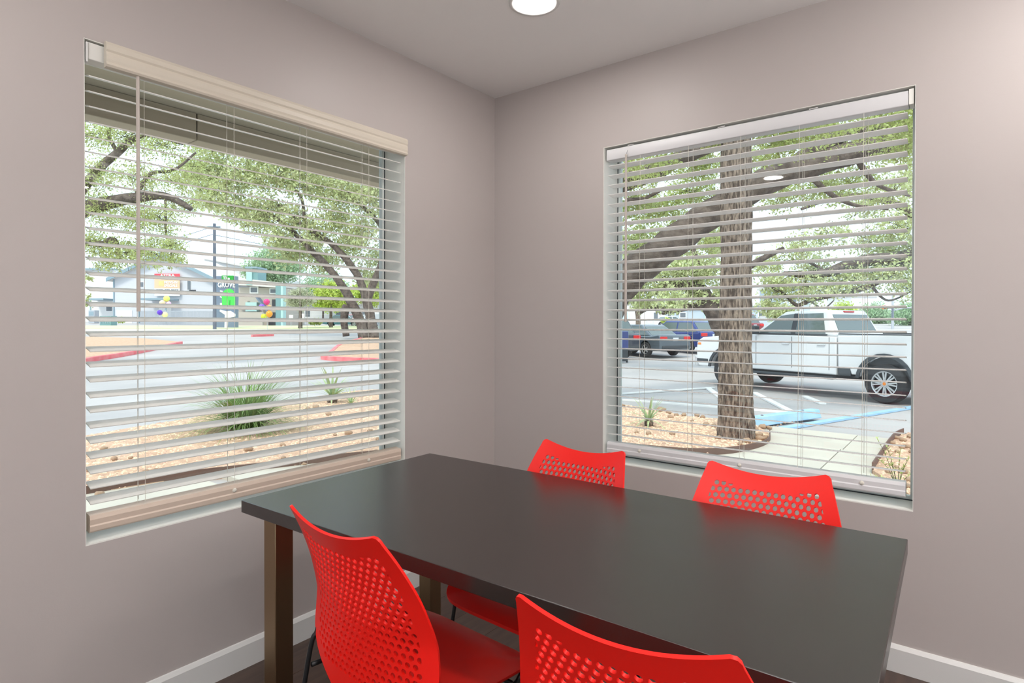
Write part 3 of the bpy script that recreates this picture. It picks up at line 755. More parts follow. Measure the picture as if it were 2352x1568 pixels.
def tree(name, label, base, limbs, blobs, lsize, mleaf, mbark, seed, twigs=3, group='trees outside the windows', seg=12, ridge=0.0):
    root = empty(name, base, label=label, cat='tree', group=group); off = Vector(base); r3 = random.Random(seed)
    for j, (pts, r0, r1) in enumerate(limbs):
        q = [p-off for p in smooth_path(pts, 8)]; n = len(q)
        rad = [r0+(r1-r0)*i/(n-1) for i in range(n)]
        ph = [r3.uniform(0, 6) for _ in range(4)]
        jit = (lambda i, k: 1+ridge*math.sin(k*2.1+ph[0]+i*0.35)+0.05*math.sin(i*0.9+ph[1]+k*0.5)) if r0 > 0.05 else None
        MB().tube(q, rad, seg if r0 > 0.05 else 6, jit=jit).build('trunk' if j == 0 else 'branch', mbark, root, smooth=True)
    m = MB()
    for c, r, n in blobs:
        for _ in range(twigs):
            d = Vector((r3.uniform(-1, 1), r3.uniform(-1, 1), r3.uniform(-0.5, 0.7))).normalized()*r*0.95
            p0 = Vector(c)-off-d*0.4; mid = Vector(c)-off+d*0.3+Vector((r3.uniform(-.12, .12), r3.uniform(-.12, .12), r3.uniform(-.15, .1)))*r; p1 = Vector(c)-off+d
            m.tube(smooth_path([p0, mid, p1], 4), [max(0.006, r*0.022)*(1-0.085*i) for i in range(9)], 5)
    if m.v: tag(m.build('twigs', M_twig, root, smooth=True), kind='stuff')
    if blobs: leaf_object('foliage', blobs, lsize, seed, mleaf, root)
    return root
def B(px, py, w, rpx, n): return (at(px, py, w), rpx*w/F, n)

# near oak: upright furrowed trunk
b0 = gp(1690, 1012, 0.0); w0 = depth(b0)
T0 = lambda px, py: at(px, py, w0)
def near_trunk():
    root = empty('oak_tree', b0, label='near oak with an upright furrowed trunk in the gravel bed', cat='tree', group='trees outside the windows')
    q = smooth_path([T0(1690, 1030), T0(1690, 1000), T0(1689, 900), T0(1689, 760), T0(1690, 600), T0(1691, 440), T0(1690, 300), T0(1688, 160), T0(1680, 20), T0(1665, -150)], 16)
    n = len(q); k = w0/F; ring = 44; px = [46, 40, 36.5, 34, 32.5, 34, 31, 29, 26, 20]
    rad = [(px[min(9, i//16)]+(px[min(9, i//16+1)]-px[min(9, i//16)])*(i % 16)/16)*k for i in range(n)]
    g = np.random.default_rng(3); ph = g.uniform(0, 6.28, 12)
    def jit(i, j):
        a = j*2*math.pi/ring
        return 1+0.055*math.sin(9*a+1.3*math.sin(i*0.16+ph[0])+ph[1])+0.045*math.sin(15*a+1.9*math.sin(i*0.23+ph[2])+ph[3])*math.sin(i*0.5+3*a+ph[4])+g.uniform(-0.02, 0.02)
    MB().tube([p-b0 for p in q], rad, ring, jit=jit).build('trunk', M_bark, root, smooth=True)
    return root
near = near_trunk()
DENS = 1.15
nb = [B(1450, 300, 7.5, 90, 1500), B(1560, 250, 7.8, 100, 1900), B(1780, 250, 8.0, 100, 2000), B(1900, 260, 7.8, 110, 2200), B(2040, 270, 8.2, 100, 2200), B(2110, 200, 8, 90, 1600), B(1500, 380, 8.4, 60, 900), B(1650, 300, 7.4, 50, 700),
      B(1790, 330, 8.2, 60, 900), B(2090, 340, 8.4, 60, 700), B(1700, 150, 8, 140, 2200), B(1950, 120, 8.4, 160, 2600), B(1480, 150, 8.2, 140, 2200), B(2150, 330, 9, 100, 1500)]
leaf_object('foliage', nb, 0.034, 21, M_leaf1, near)
DENS = 1.7
# leaning oak behind it
wl = 11.0; L0 = lambda px, py, w=wl: at(px, py, w)
bb_ = on_ground(1300, wl)
tree('oak_tree', 'leaning oak with a massive limb slanting up behind the near trunk', bb_,
     [([bb_, L0(1340, 840), L0(1395, 700), L0(1440, 640), L0(1520, 575), L0(1600, 515), L0(1690, 455), L0(1770, 412), L0(1850, 385), L0(1960, 350), L0(2120, 312), L0(2250, 290)], 0.36, 0.17),
      ([L0(1385, 720), L0(1390, 600), L0(1350, 480), L0(1400, 430), L0(1490, 400), L0(1560, 365), L0(1640, 330), L0(1720, 270)], 0.24, 0.10),
      ([L0(1800, 400), L0(1870, 345), L0(1960, 300), L0(2080, 285), L0(2200, 260)], 0.16, 0.11),
      ([L0(1440, 460), L0(1480, 455), L0(1530, 430)], 0.05, 0.03), ([L0(1850, 390), L0(1900, 440), L0(1960, 470), L0(2040, 480)], 0.06, 0.02), ([L0(1960, 350), L0(2010, 420), L0(2090, 450)], 0.06, 0.02)],
     [B(1460, 470, 11.5, 55, 900), B(1520, 480, 12, 55, 900), B(1590, 440, 12, 60, 1000), B(1470, 560, 12, 60, 800), B(1540, 540, 13, 45, 500), B(1610, 380, 11.5, 50, 800), B(1790, 450, 12, 50, 600), B(1880, 430, 12, 60, 800), B(1950, 420, 12, 60, 700), B(2050, 440, 12, 60, 700),
      B(1440, 400, 11, 50, 700), B(1640, 560, 12, 35, 400), B(1860, 300, 11.5, 60, 800), B(2000, 330, 11.5, 70, 900), B(1750, 370, 11.8, 45, 500)],
     0.040, M_leaf1, M_bark_d, 5, 3, seg=20, ridge=0.05)
# mid-distance oak: arching limbs, trunk coming down behind the near trunk
wm = 20.0; Q = lambda px, py, w=wm: at(px, py, w)
bm_ = on_ground(1680, wm)
tree('oak_tree', 'middle-distance oak with arching limbs above the parked cars', bm_,
     [([bm_, Q(1668, 770), Q(1650, 735), Q(1628, 695), Q(1606, 665), Q(1560, 655), Q(1500, 668)], 0.42, 0.13),
      ([Q(1630, 700), Q(1600, 702), Q(1540, 712), Q(1500, 705), Q(1470, 718)], 0.15, 0.05), ([Q(1540, 712), Q(1525, 720), Q(1505, 712)], 0.06, 0.03),
      ([Q(1606, 665), Q(1600, 600), Q(1580, 540)], 0.16, 0.06), ([Q(1650, 735), Q(1690, 640), Q(1740, 600), Q(1800, 570)], 0.2, 0.06)],
     [B(1450, 640, 20, 60, 700), B(1520, 640, 20, 60, 900), B(1570, 620, 20, 60, 900), B(1620, 620, 20, 50, 800), B(1540, 690, 19, 40, 500), B(1590, 680, 20, 35, 400), B(1640, 680, 20, 40, 500), B(1480, 690, 20, 35, 300), B(1450, 560, 21, 60, 700), B(1630, 500, 21, 50, 600), B(1560, 570, 21, 50, 600), B(1640, 560, 21, 40, 500)],
     0.075, M_leaf2, M_bark_d, 6, 3, seg=14, ridge=0.05)
# right oak with low sweeping branches
wr = 22.0; Rr = lambda px, py, w=wr: at(px, py, w)
br_ = on_ground(2260, wr)
tree('oak_tree', 'spreading oak with low crooked branches above the pickup', br_,
     [([br_, Rr(2240, 640), Rr(2180, 560), Rr(2080, 590), Rr(1980, 600), Rr(1900, 625), Rr(1840, 630), Rr(1800, 628)], 0.4, 0.08),
      ([Rr(2080, 600), Rr(2000, 655), Rr(1900, 680), Rr(1860, 690), Rr(1830, 700), Rr(1800, 675), Rr(1770, 660)], 0.12, 0.04),
      ([Rr(2180, 560), Rr(2060, 470), Rr(1940, 450), Rr(1840, 480)], 0.2, 0.05), ([Rr(1900, 625), Rr(1850, 600), Rr(1800, 600)], 0.06, 0.03),
      ([Rr(1860, 690), Rr(1890, 708), Rr(1915, 690)], 0.04, 0.02), ([Rr(2000, 655), Rr(2040, 690), Rr(2100, 665)], 0.06, 0.02)],
     [B(1790, 650, 22, 45, 600), B(1850, 660, 22, 55, 800), B(1910, 655, 22, 45, 500), B(1960, 640, 22, 50, 700), B(2030, 630, 22, 55, 800), B(2090, 600, 22, 55, 800), B(1770, 700, 22, 35, 350), B(1830, 570, 22, 50, 500), B(1900, 540, 22, 45, 400), B(2070, 520, 22, 60, 900), B(2000, 560, 23, 45, 500), B(2090, 660, 22, 40, 400), B(1980, 480, 23, 45, 400), B(2090, 420, 23, 50, 700), B(1760, 610, 23, 35, 350), B(2040, 580, 23, 55, 600), B(1870, 615, 23, 45, 500)],
     0.075, M_leaf2, M_bark_d, 7, 3, seg=14, ridge=0.05)
# slim tree by the black car
bs_ = gp(1466, 790)
ws_ = depth(bs_)
tree('young_tree', 'slim pale-barked tree behind the dark sport utility car', bs_,
     [([bs_, at(1466, 740, ws_), at(1463, 700, ws_), at(1470, 660, ws_), at(1462, 620, ws_)], 0.18, 0.08), ([at(1463, 700, ws_), at(1445, 680, ws_), at(1432, 650, ws_)], 0.08, 0.04)],
     [B(1440, 690, ws_, 24, 250), B(1475, 700, ws_, 20, 180), B(1450, 640, ws_, 40, 350)], 0.11, M_leaf2, M_bark, 8, 2)
# far trees beyond the pickup
def far_tree(px, w, top, rpx, n, m, label, name='street_tree', trunk=True, dx=0, ls=0.16):
    b = on_ground(px, w); c = top+rpx
    tree(name, label, b, [([b, at(px+dx*0.3, 735, w), at(px+dx, c, w)], 0.25, 0.1)] if trunk else [],
         [B(px+dx, c, w, rpx, n), B(px+dx-rpx*0.7, c+rpx*0.35, w, rpx*0.7, n//2), B(px+dx+rpx*0.7, c+rpx*0.3, w, rpx*0.7, n//2), B(px+dx, c+rpx*0.7, w+1, rpx*0.7, n//3)], ls, m, M_bark_d, int(px), 2)
far_tree(2092, 74, 680, 36, 1500, M_leaf4, 'rounded street tree with a dark forked trunk at the right edge')
far_tree(2006, 84, 690, 30, 1300, M_leaf4, 'bluish far tree left of the traffic signal mast', ls=0.2)
far_tree(1940, 70, 690, 26, 1000, M_leaf3, 'bright green far tree just above the pickup cab', ls=0.2)
far_tree(1800, 70, 690, 26, 700, M_leaf2, 'far tree above the pickup windscreen', ls=0.2)

# left window trees
wb = 21.0; K = lambda px, py, w=wb: at(px, py, w)
bl_ = on_ground(20, wb)
tree('oak_tree', 'large oak reaching in from the left window edge', bl_,
     [([bl_, K(40, 640), K(90, 560), K(150, 500), K(230, 470), K(310, 455), K(380, 450), K(440, 480)], 0.45, 0.08),
      ([K(150, 600), K(190, 560), K(235, 560), K(262, 550), K(272, 590), K(250, 595)], 0.14, 0.06),
      ([K(120, 540), K(200, 420), K(270, 350), K(330, 310), K(420, 330)], 0.2, 0.05), ([K(270, 350), K(250, 300), K(300, 270)], 0.08, 0.03), ([K(310, 455), K(345, 400), K(400, 390), K(450, 350)], 0.08, 0.03),
      ([K(380, 450), K(382, 540), K(395, 565), K(390, 600)], 0.05, 0.02)],
     [B(210, 310, 21, 50, 900), B(290, 310, 21, 50, 900), B(370, 330, 21, 50, 800), B(220, 400, 21, 55, 1000), B(310, 410, 21, 50, 800), B(390, 410, 21, 45, 600), B(230, 480, 21, 50, 1000), B(310, 500, 21, 50, 1000), B(370, 500, 21, 50, 900), B(220, 560, 21, 45, 900), B(290, 580, 21, 45, 900), B(350, 580, 21, 45, 900), B(395, 560, 21, 36, 600), B(250, 605, 21, 30, 400), B(400, 600, 21, 25, 250), B(200, 640, 21, 14, 90), B(198, 690, 21, 16, 120), B(120, 450, 21, 80, 1200), B(440, 380, 22, 40, 500), B(260, 250, 21, 60, 900), B(450, 310, 21.5, 55, 900), B(470, 430, 22, 40, 500), B(430, 470, 21.5, 36, 400)],
     0.050, M_leaf1, M_bark_d, 9, 3, seg=14, ridge=0.05)
be_ = gp(850, 778); wt = depth(be_); E_ = lambda px, py, w=None: at(px, py, w or wt)
tree('oak_tree', 'twin-trunk oak leaning left on the kerbed island', be_,
     [([gp(838, 779), E_(828, 740), E_(810, 700), E_(785, 655), E_(750, 610), E_(712, 572), E_(660, 520), E_(600, 480)], 0.42, 0.12),
      ([gp(862, 779), E_(852, 735), E_(842, 690), E_(825, 640), E_(795, 595), E_(755, 555), E_(700, 520), E_(640, 470)], 0.40, 0.12),
      ([E_(842, 690), E_(870, 620), E_(890, 560), E_(860, 500), E_(800, 450)], 0.3, 0.1), ([E_(660, 520), E_(620, 500), E_(560, 520)], 0.12, 0.05), ([E_(700, 520), E_(690, 450), E_(640, 410)], 0.14, 0.05), ([E_(797, 700), E_(790, 730), E_(795, 772)], 0.3, 0.25)],
     [B(520, 420, wt, 50, 900), B(580, 400, wt, 55, 1100), B(650, 400, wt, 60, 1300), B(720, 420, wt, 60, 1300), B(790, 440, wt, 60, 1300), B(860, 460, wt, 60, 1200), B(540, 480, wt, 45, 800), B(610, 480, wt, 45, 800), B(680, 500, wt, 40, 600), B(760, 500, wt, 45, 700), B(830, 530, wt, 50, 800), B(640, 545, wt, 40, 600), B(700, 570, wt+3, 36, 500), B(600, 340, wt, 55, 1000), B(480, 390, wt, 45, 700), B(480, 460, wt, 35, 450), B(500, 340, wt, 60, 900), B(700, 350, wt, 60, 1000), B(870, 600, wt+3, 40, 500), B(880, 390, wt, 60, 900), B(590, 510, wt, 36, 450), B(660, 580, wt+2, 40, 600), B(740, 600, wt+3, 40, 600), B(800, 570, wt+2, 45, 700), B(850, 640, wt+3, 36, 400), B(720, 540, wt, 40, 500), B(440, 400, wt, 45, 600)],
     0.15, M_leaf2, M_bark_d, 10, 2, seg=12, ridge=0.05)
far_tree(630, 87, 555, 50, 2200, M_leaf4, 'bluish oak behind the stair tower building', dx=0, ls=0.22)
far_tree(742, 108, 606, 46, 1600, M_leaf4, 'bluish tree behind the crepe myrtle', ls=0.22)
far_tree(760, 66, 640, 34, 2000, M_leaf3, 'bright lime green tree across the street', ls=0.18)
far_tree(850, 70, 625, 36, 1500, M_leaf3, 'yellow-green tree behind the twin-trunk oak', ls=0.18)
far_tree(690, 62, 655, 26, 1200, M_leaf5, 'bare pale crepe myrtle across the street', ls=0.12)
def shrub(px, py, w, rpx, n, m, label, ls=0.1):
    b = on_ground(px, w); r = empty('shrub', b, label=label, cat='shrub')
    leaf_object('foliage', [B(px, py, w, rpx, n), B(px-rpx*0.8, py+2, w, rpx*0.7, n//2), B(px+rpx*0.8, py+2, w, rpx*0.7, n//2)], ls, px, m, r)
shrub(725, 738, 64, 10, 500, M_leaf1, 'clipped dark green hedge under the crepe myrtle')
shrub(275, 734, 66, 8, 300, M_leaf3, 'yellow-green bush by the grey gabled building')
shrub(1530, 735, 62, 8, 260, M_leaf3, 'bright clipped hedge behind the parked cars')

# ------------------------------------------------------------------ vehicles
def heading(az): d = FW*math.cos(az)+RT*math.sin(az); return math.atan2(d.y, d.x)
def arc(cx, cz, r, a0, a1, n=10): return [(cx+r*math.cos(math.radians(a0+(a1-a0)*i/n)), cz+r*math.sin(math.radians(a0+(a1-a0)*i/n))) for i in range(n+1)]
SIDE = lambda p, q, t: (p, t, q)
def wheel(parent, x, y, R, w, rimR, spokes, gold=False):
    s = 1 if y > 0 else -1; r = empty('wheel', (x, y, R)); r.parent = parent
    A = lambda a, b, h: (a, h*s, b)
    MB().lathe([(rimR*0.98, -w/2), (R*0.93, -w/2), (R, -w*0.33), (R, w*0.33), (R*0.93, w/2), (rimR*0.98, w/2)], 28, A, close=True).build('tyre', M_tyre, r, smooth=True, auto=35)
    m = MB(); m.lathe([(rimR, w*0.30), (rimR, w*0.47), (rimR*0.9, w*0.44), (rimR*0.86, w*0.30)], 28, A, close=True)
    for i in range(spokes):
        a = 2*math.pi*i/spokes
        for da in ((-0.13, 0.13) if spokes > 6 else (0,)):
            M = Matrix.Rotation(a+da, 4, 'Y'); hw_ = rimR*(0.055 if spokes > 6 else 0.13)
            m.box(rimR*0.16, rimR*0.92, min(s*w*0.33, s*w*0.42), max(s*w*0.33, s*w*0.42), -hw_, hw_, M)
    m.lathe([(0.0, w*0.44), (rimR*0.22, w*0.43), (rimR*0.24, w*0.30)], 16, A)
    m.build('rim', M_rim, r)
    MB().lathe([(rimR*0.98, w*0.12), (0.0, w*0.12)], 20, A).build('brake_disc', M_trimblk, r)
    if gold: MB().lathe([(0.0, w*0.46), (rimR*0.12, w*0.455), (rimR*0.13, w*0.43)], 12, A).build('hub_cap', M_amber, r)
def car(name, label, loc, az, paint, L, W, H, wb, R, nose, tail, belt, rock, gh, rimspk=5, top=None, plate=True, roofh=None):
    """gh = x of (screen base, roof front, roof rear, rear base); nose/tail = heights of bonnet and boot edges"""
    r = empty(name, loc, heading(az), label=label, cat='car', group='parked vehicles'); h2 = W/2; xf, xr = L/2, -L/2; ax = wb/2
    ar = R+0.06
    poly = [(xr+0.05, rock+0.06), (-ax-ar, rock)]+arc(-ax, R, ar, 175, 5)[0:]+[(-ax+ar, rock), (ax-ar, rock)]+arc(ax, R, ar, 175, 5)+[(ax+ar, rock), (xf-0.06, rock+0.05), (xf, nose*0.62), (xf-0.05, nose*0.9), (xf-0.22, nose), (gh[0], belt+0.02), (gh[3], belt+0.02), (xr+0.12, tail), (xr+0.01, tail*0.93), (xr, rock+0.2)]
    MB().prism(poly, -h2, h2, SIDE).build('body', paint, r, bevel=0.06, seg=3)
    yb, yt = h2*0.93, h2*0.74; rz = H
    vs = [(gh[0], yb, belt), (gh[3], yb, belt), (gh[3], -yb, belt), (gh[0], -yb, belt), (gh[1], yt, rz), (gh[2], yt, rz-0.02), (gh[2], -yt, rz-0.02), (gh[1], -yt, rz)]
    MB().add(vs, [(0, 1, 5, 4), (2, 3, 7, 6), (3, 0, 4, 7), (1, 2, 6, 5), (4, 5, 6, 7), (0, 3, 2, 1)]).build('roof', paint, r, bevel=0.05, seg=3)
    def side_pt(x, z, s): return (x, s*(yb+(yt-yb)*(z-belt)/(rz-belt)+0.008), z)
    def pane(nm, pts, thick):
        n = len(pts); MB().add(list(pts)+[tuple(Vector(p)-Vector(thick)) for p in pts], [tuple(range(n)), tuple(range(n, 2*n))[::-1]]+[(i, (i+1) % n, n+(i+1) % n, n+i) for i in range(n)]).build(nm, M_carglass, r)
    z0, z1 = belt+0.05, rz-0.09; fx = lambda z, a, b: a+(b-a)*(z-belt)/(rz-belt)
    mid = (gh[1]+gh[2])/2-0.02
    for s in (1, -1):
        pane('side_window', [side_pt(fx(z0, gh[0], gh[1])-0.16, z0, s), side_pt(fx(z1, gh[0], gh[1])-0.13, z1, s), side_pt(mid+0.05, z1, s), side_pt(mid+0.05, z0, s)], (0, s*0.02, 0))
        pane('side_window', [side_pt(mid-0.04, z0, s), side_pt(mid-0.04, z1, s), side_pt(fx(z1, gh[3], gh[2])+0.12, z1, s), side_pt(fx(z0, gh[3], gh[2])+0.16, z0, s)], (0, s*0.02, 0))
    for nm, a, b, e in (('windscreen', gh[0], gh[1], 0.012), ('rear_window', gh[3], gh[2], -0.012)):
        pts = []
        for z, s in ((z0, 1), (z1, 1), (z1, -1), (z0, -1)):
            pts.append((fx(z, a, b)+e, s*((yb+(yt-yb)*(z-belt)/(rz-belt))-0.1), z))
        pane(nm, pts, (e*1.5, 0, 0))
    for s in (1, -1):
        MB().box(xr-0.012, xr+0.10, min(s*(h2-0.42), s*(h2-0.02)), max(s*(h2-0.42), s*(h2-0.02)), tail-0.26, tail-0.10).build('tail_lamp', M_tail, r, bevel=0.02)
        MB().box(xf-0.16, xf-0.01, min(s*(h2-0.45), s*(h2-0.03)), max(s*(h2-0.45), s*(h2-0.03)), nose-0.2, nose-0.07).build('head_lamp', M_plate, r, bevel=0.02)
        for x in (mid+0.12, gh[3]+0.35): MB().box(x, x+0.16, min(s*h2, s*(h2+0.02)), max(s*h2, s*(h2+0.02)), belt-0.14, belt-0.11).build('door_handle', M_chrome, r)
        for x in (-ax, ax): wheel(r, x, s*(h2-0.11), R, 0.2, R*0.66, rimspk)
        MB().box(gh[0]-0.35, gh[0]-0.2, min(s*h2, s*(h2+0.17)), max(s*h2, s*(h2+0.17)), belt+0.0, belt+0.12).build('wing_mirror', paint, r, bevel=0.03)
    if plate: MB().box(xr-0.015, xr+0.02, -0.16, 0.16, tail-0.30, tail-0.15).build('licence_plate', M_plate, r)
    MB().box(xr-0.03, xr+0.06, -h2+0.12, h2-0.12, rock+0.12, rock+0.26).build('rear_bumper', M_trimblk, r, bevel=0.03)
    return r
P_dark = mat('navy_black_car_paint', S(52, 58, 72), 0.25, coat=0.5); P_grey = mat('grey_car_paint', S(96, 108, 118), 0.28, metal=0.3, coat=0.5)
P_blue = mat('blue_car_paint', S(48, 66, 132), 0.25, metal=0.2, coat=0.5); P_white = mat('white_car_paint', S(226, 228, 230), 0.25, coat=0.6); P_red = mat('dark_red_car_paint', S(134, 40, 48), 0.3, coat=0.5)
P_teal = mat('teal_car_paint', S(70, 112, 122), 0.3, coat=0.5); P_pink = mat('red_car_paint', S(206, 70, 76), 0.3, coat=0.5)
AZ = math.radians(-29)
def by_tail(px, py, L, az=AZ):
    p = gp(px, py); h = FW*math.cos(az)+RT*math.sin(az); q = p+h*(L/2); return (q.x, q.y, terrain(q.x, q.y))
car('sport_utility_car', 'dark sport utility car seen from behind at the right window left edge', by_tail(1432, 826, 4.7), AZ, P_dark, 4.7, 1.95, 1.76, 2.8, 0.36, 1.0, 1.12, 1.02, 0.32, (1.15, 0.45, -1.75, -2.2), roofh=1.7)
car('sedan_car', 'grey sedan parked between the dark and the blue car', by_tail(1552, 822, 4.8), AZ, P_grey, 4.8, 1.84, 1.46, 2.78, 0.33, 0.86, 1.02, 0.92, 0.26, (1.2, 0.45, -0.9, -1.75))
car('sport_utility_car', 'blue car parked beside the grey sedan, half behind the pickup', by_tail(1642, 812, 4.5), AZ, P_blue, 4.5, 1.86, 1.58, 2.7, 0.35, 0.95, 1.08, 0.98, 0.28, (1.1, 0.4, -1.4, -2.05))
pc = on_ground(1672, 46)
car('sport_utility_car', 'dark red car behind the near oak trunk', pc, AZ, P_red, 5.0, 1.95, 1.8, 3.0, 0.38, 1.05, 1.15, 1.06, 0.36, (1.3, 0.6, -1.8, -2.3))
car('coupe_car', 'small white coupe parked in the far row', on_ground(1530, 72), math.radians(-112), P_white, 4.7, 1.86, 1.40, 2.75, 0.34, 0.86, 0.98, 0.9, 0.24, (1.0, 0.2, -0.8, -1.7))
car('sedan_car', 'teal car parked behind the crepe myrtle street trees', on_ground(788, 74), math.radians(80), P_teal, 4.8, 1.84, 1.46, 2.78, 0.33, 0.86, 1.02, 0.92, 0.26, (1.2, 0.45, -0.9, -1.75))
car('sedan_car', 'red car glimpsed left of the twin trunks', on_ground(816, 80), math.radians(20), P_pink, 4.8, 1.84, 1.46, 2.78, 0.33, 0.86, 1.02, 0.92, 0.26, (1.2, 0.45, -0.9, -1.75))
car('sedan_car', 'white car glimpsed between the twin oak trunks', on_ground(840, 78), math.radians(20), P_white, 4.8, 1.84, 1.46, 2.78, 0.33, 0.86, 1.02, 0.92, 0.26, (1.2, 0.45, -0.9, -1.75))
# blue mailbox-like bin at the left edge of the right window
p = gp(1418, 832); bx = empty('waste_bin', p, heading(AZ), label='blue bin with a dark lower half at the right window left edge', cat='bin')
MB().box(-0.3, 0.3, -0.3, 0.3, 0.05, 0.55).build('lower_body', M_trimblk, bx, bevel=0.03)
MB().prism([(-0.32, 0.55), (0.32, 0.55), (0.32, 0.95), (0.1, 1.25), (-0.32, 1.25)], -0.32, 0.32, SIDE).build('upper_body', P_blue, bx, bevel=0.04)
for sx in (-0.27, 0.27):
    for sy in (-0.27, 0.27): MB().box(sx-0.03, sx+0.03, sy-0.03, sy+0.03, 0, 0.06).build('foot', M_trimblk, bx)

def pickup():
    rear, front = gp(2036, 925), gp(1652, 884); h = front-rear; yaw = math.atan2(h.y, h.x)
    u = Vector((math.cos(yaw), math.sin(yaw), 0)); SC = 0.935; c = rear+u*2.0*SC
    nrm = Vector((-u.y, u.x, 0)); c = c-nrm*0.0
    # the tyre marks lie on the side facing the window (left side of the truck)
    c = c-nrm*0.90*SC
    r = empty('pickup_truck', (c.x, c.y, terrain(c.x, c.y)), yaw, label='white crew-cab pickup truck parked behind the near oak', cat='truck')
    r.scale = (SC, SC, SC); h2 = 1.0; R = 0.415; ar = 0.53
    poly = [(-0.98, 0.52), (2.0-ar-0.02, 0.52)]+arc(2.0, 0.46, ar, 172, 4)+[(2.0+ar+0.04, 0.50), (2.92, 0.50), (3.0, 0.62), (3.0, 1.05), (2.95, 1.20), (2.78, 1.29), (2.3, 1.33), (1.35, 1.38), (1.15, 1.40), (-0.98, 1.38)]
    MB().prism(poly, -h2, h2, SIDE).build('body', P_white, r, bevel=0.05, seg=3)
    belt, rz, yb, yt = 1.38, 1.99, 0.965, 0.77; g = (1.28, 0.42, -0.66, -0.96)
    vs = [(g[0], yb, belt), (g[3], yb, belt), (g[3], -yb, belt), (g[0], -yb, belt), (g[1], yt, rz-0.03), (g[2], yt, rz), (g[2], -yt, rz), (g[1], -yt, rz-0.03)]
    MB().add(vs, [(0, 1, 5, 4), (2, 3, 7, 6), (3, 0, 4, 7), (1, 2, 6, 5), (4, 5, 6, 7), (0, 3, 2, 1)]).build('cab', P_white, r, bevel=0.07, seg=3)
    sp = lambda x, z, s: (x, s*(yb+(yt-yb)*(z-belt)/(rz-belt)+0.010), z)
    def slab(nm, pts, th, m, par=r):
        n = len(pts); return MB().add(list(pts)+[tuple(Vector(p)-Vector(th)) for p in pts], [tuple(range(n)), tuple(range(n, 2*n))[::-1]]+[(i, (i+1) % n, n+(i+1) % n, n+i) for i in range(n)]).build(nm, m, par)
    for s in (1, -1):
        slab('side_window', [sp(1.02, 1.44, s), sp(0.50, 1.86, s), sp(0.16, 1.90, s), sp(0.16, 1.44, s)], (0, s*0.02, 0), M_carglass)
        slab('side_window', [sp(0.04, 1.44, s), sp(0.04, 1.90, s), sp(-0.56, 1.91, s), sp(-0.70, 1.44, s)], (0, s*0.02, 0), M_carglass)
        slab('door_pillar', [sp(0.155, 1.43, s), sp(0.155, 1.91, s), sp(0.045, 1.91, s), sp(0.045, 1.43, s)], (0, s*0.015, 0), M_trimblk)
        slab('window_moulding', [(1.12, s*0.985, 1.40), (1.12, s*0.985, 1.43), (-0.75, s*0.985, 1.43), (-0.75, s*0.985, 1.40)], (0, s*0.03, 0), M_trimblk)
        for x in (0.10, -0.82, 1.08):
            MB().box(x-0.006, x+0.006, min(s*0.99, s*1.003), max(s*0.99, s*1.003), 0.62, 1.36).build('door_seam', M_trimblk, r)
        for x in (0.16, -0.74): MB().box(x, x+0.2, min(s*1.0, s*1.03), max(s*1.0, s*1.03), 1.17, 1.20).build('door_handle', M_chrome, r, bevel=0.008)
        MB().box(-0.95, 1.30, min(s*0.92, s*1.08), max(s*0.92, s*1.08), 0.42, 0.48).build('running_board', M_trimblk, r, bevel=0.015)
        MB().box(0.95, 1.12, min(s*1.02, s*1.25), max(s*1.02, s*1.25), 1.40, 1.62).build('wing_mirror', M_trimblk, r, bevel=0.04)
        MB().box(2.90, 3.008, min(s*0.55, s*0.97), max(s*0.55, s*0.97), 1.02, 1.16).build('head_lamp', M_plate, r, bevel=0.02)
        MB().box(2.84, 2.95, min(s*0.96, s*1.006), max(s*0.96, s*1.006), 1.08, 1.14).build('marker_lamp', M_amber, r)
        MB().box(2.6, 2.98, min(s*0.98, s*1.008), max(s*0.98, s*1.008), 0.62, 0.70).build('bumper_trim', M_trimblk, r)
        # bed side with wheel arch
        bp = [(-3.25, 0.62), (-2.0-ar-0.03, 0.60)]+arc(-2.0, 0.46, ar, 172, 6)+[(-2.0+ar+0.03, 0.56), (-1.32, 0.56), (-1.28, 0.70), (-1.02, 0.70), (-1.01, 1.40), (-3.25, 1.43)]
        MB().prism(bp, s*0.86, s*1.0, SIDE).build('bed_side', P_white, r, bevel=0.03)
        MB().box(-3.24, -1.02, min(s*0.85, s*0.99), max(s*0.85, s*0.99), 1.425, 1.45).build('rail_cap', M_trimblk, r)
        MB().box(-1.30, -1.02, min(s*0.80, s*0.985), max(s*0.80, s*0.985), 0.52, 0.70).build('corner_step', M_trimblk, r, bevel=0.01)
        MB().prism([(-1.50, 1.0), (-1.30, 1.0), (-1.30, 1.2), (-1.50, 1.2)], s*0.999, s*1.004, SIDE).build('fuel_door', P_white, r)
        for cx in (-2.0, 2.0):
            o1, o2 = arc(cx, 0.46, ar+0.055, 176, 4, 14), arc(cx, 0.46, ar-0.015, 4, 176, 14)
            MB().prism(o1+o2, s*0.985, s*1.022, SIDE).build('arch_flare', M_trimblk, r)
            wheel(r, cx, s*0.87, R, 0.28, 0.27, 8, True)
            MB().prism(arc(cx, 0.46, ar-0.01, 176, 4, 12), s*0.45, s*0.84, SIDE).build('wheel_well', M_trimblk, r)
        MB().box(-3.262, -3.20, min(s*0.84, s*0.995), max(s*0.84, s*0.995), 1.0, 1.38).build('tail_lamp', M_tail, r, bevel=0.015)
    # rear window in the cab back, windscreen
    bx_ = lambda z: g[3]+(g[2]-g[3])*(z-belt)/(rz-belt)-0.012
    slab('rear_window', [(bx_(1.46), 0.78, 1.46), (bx_(1.88), 0.70, 1.88), (bx_(1.88), -0.70, 1.88), (bx_(1.46), -0.78, 1.46)], (-0.02, 0, 0), M_carglass)
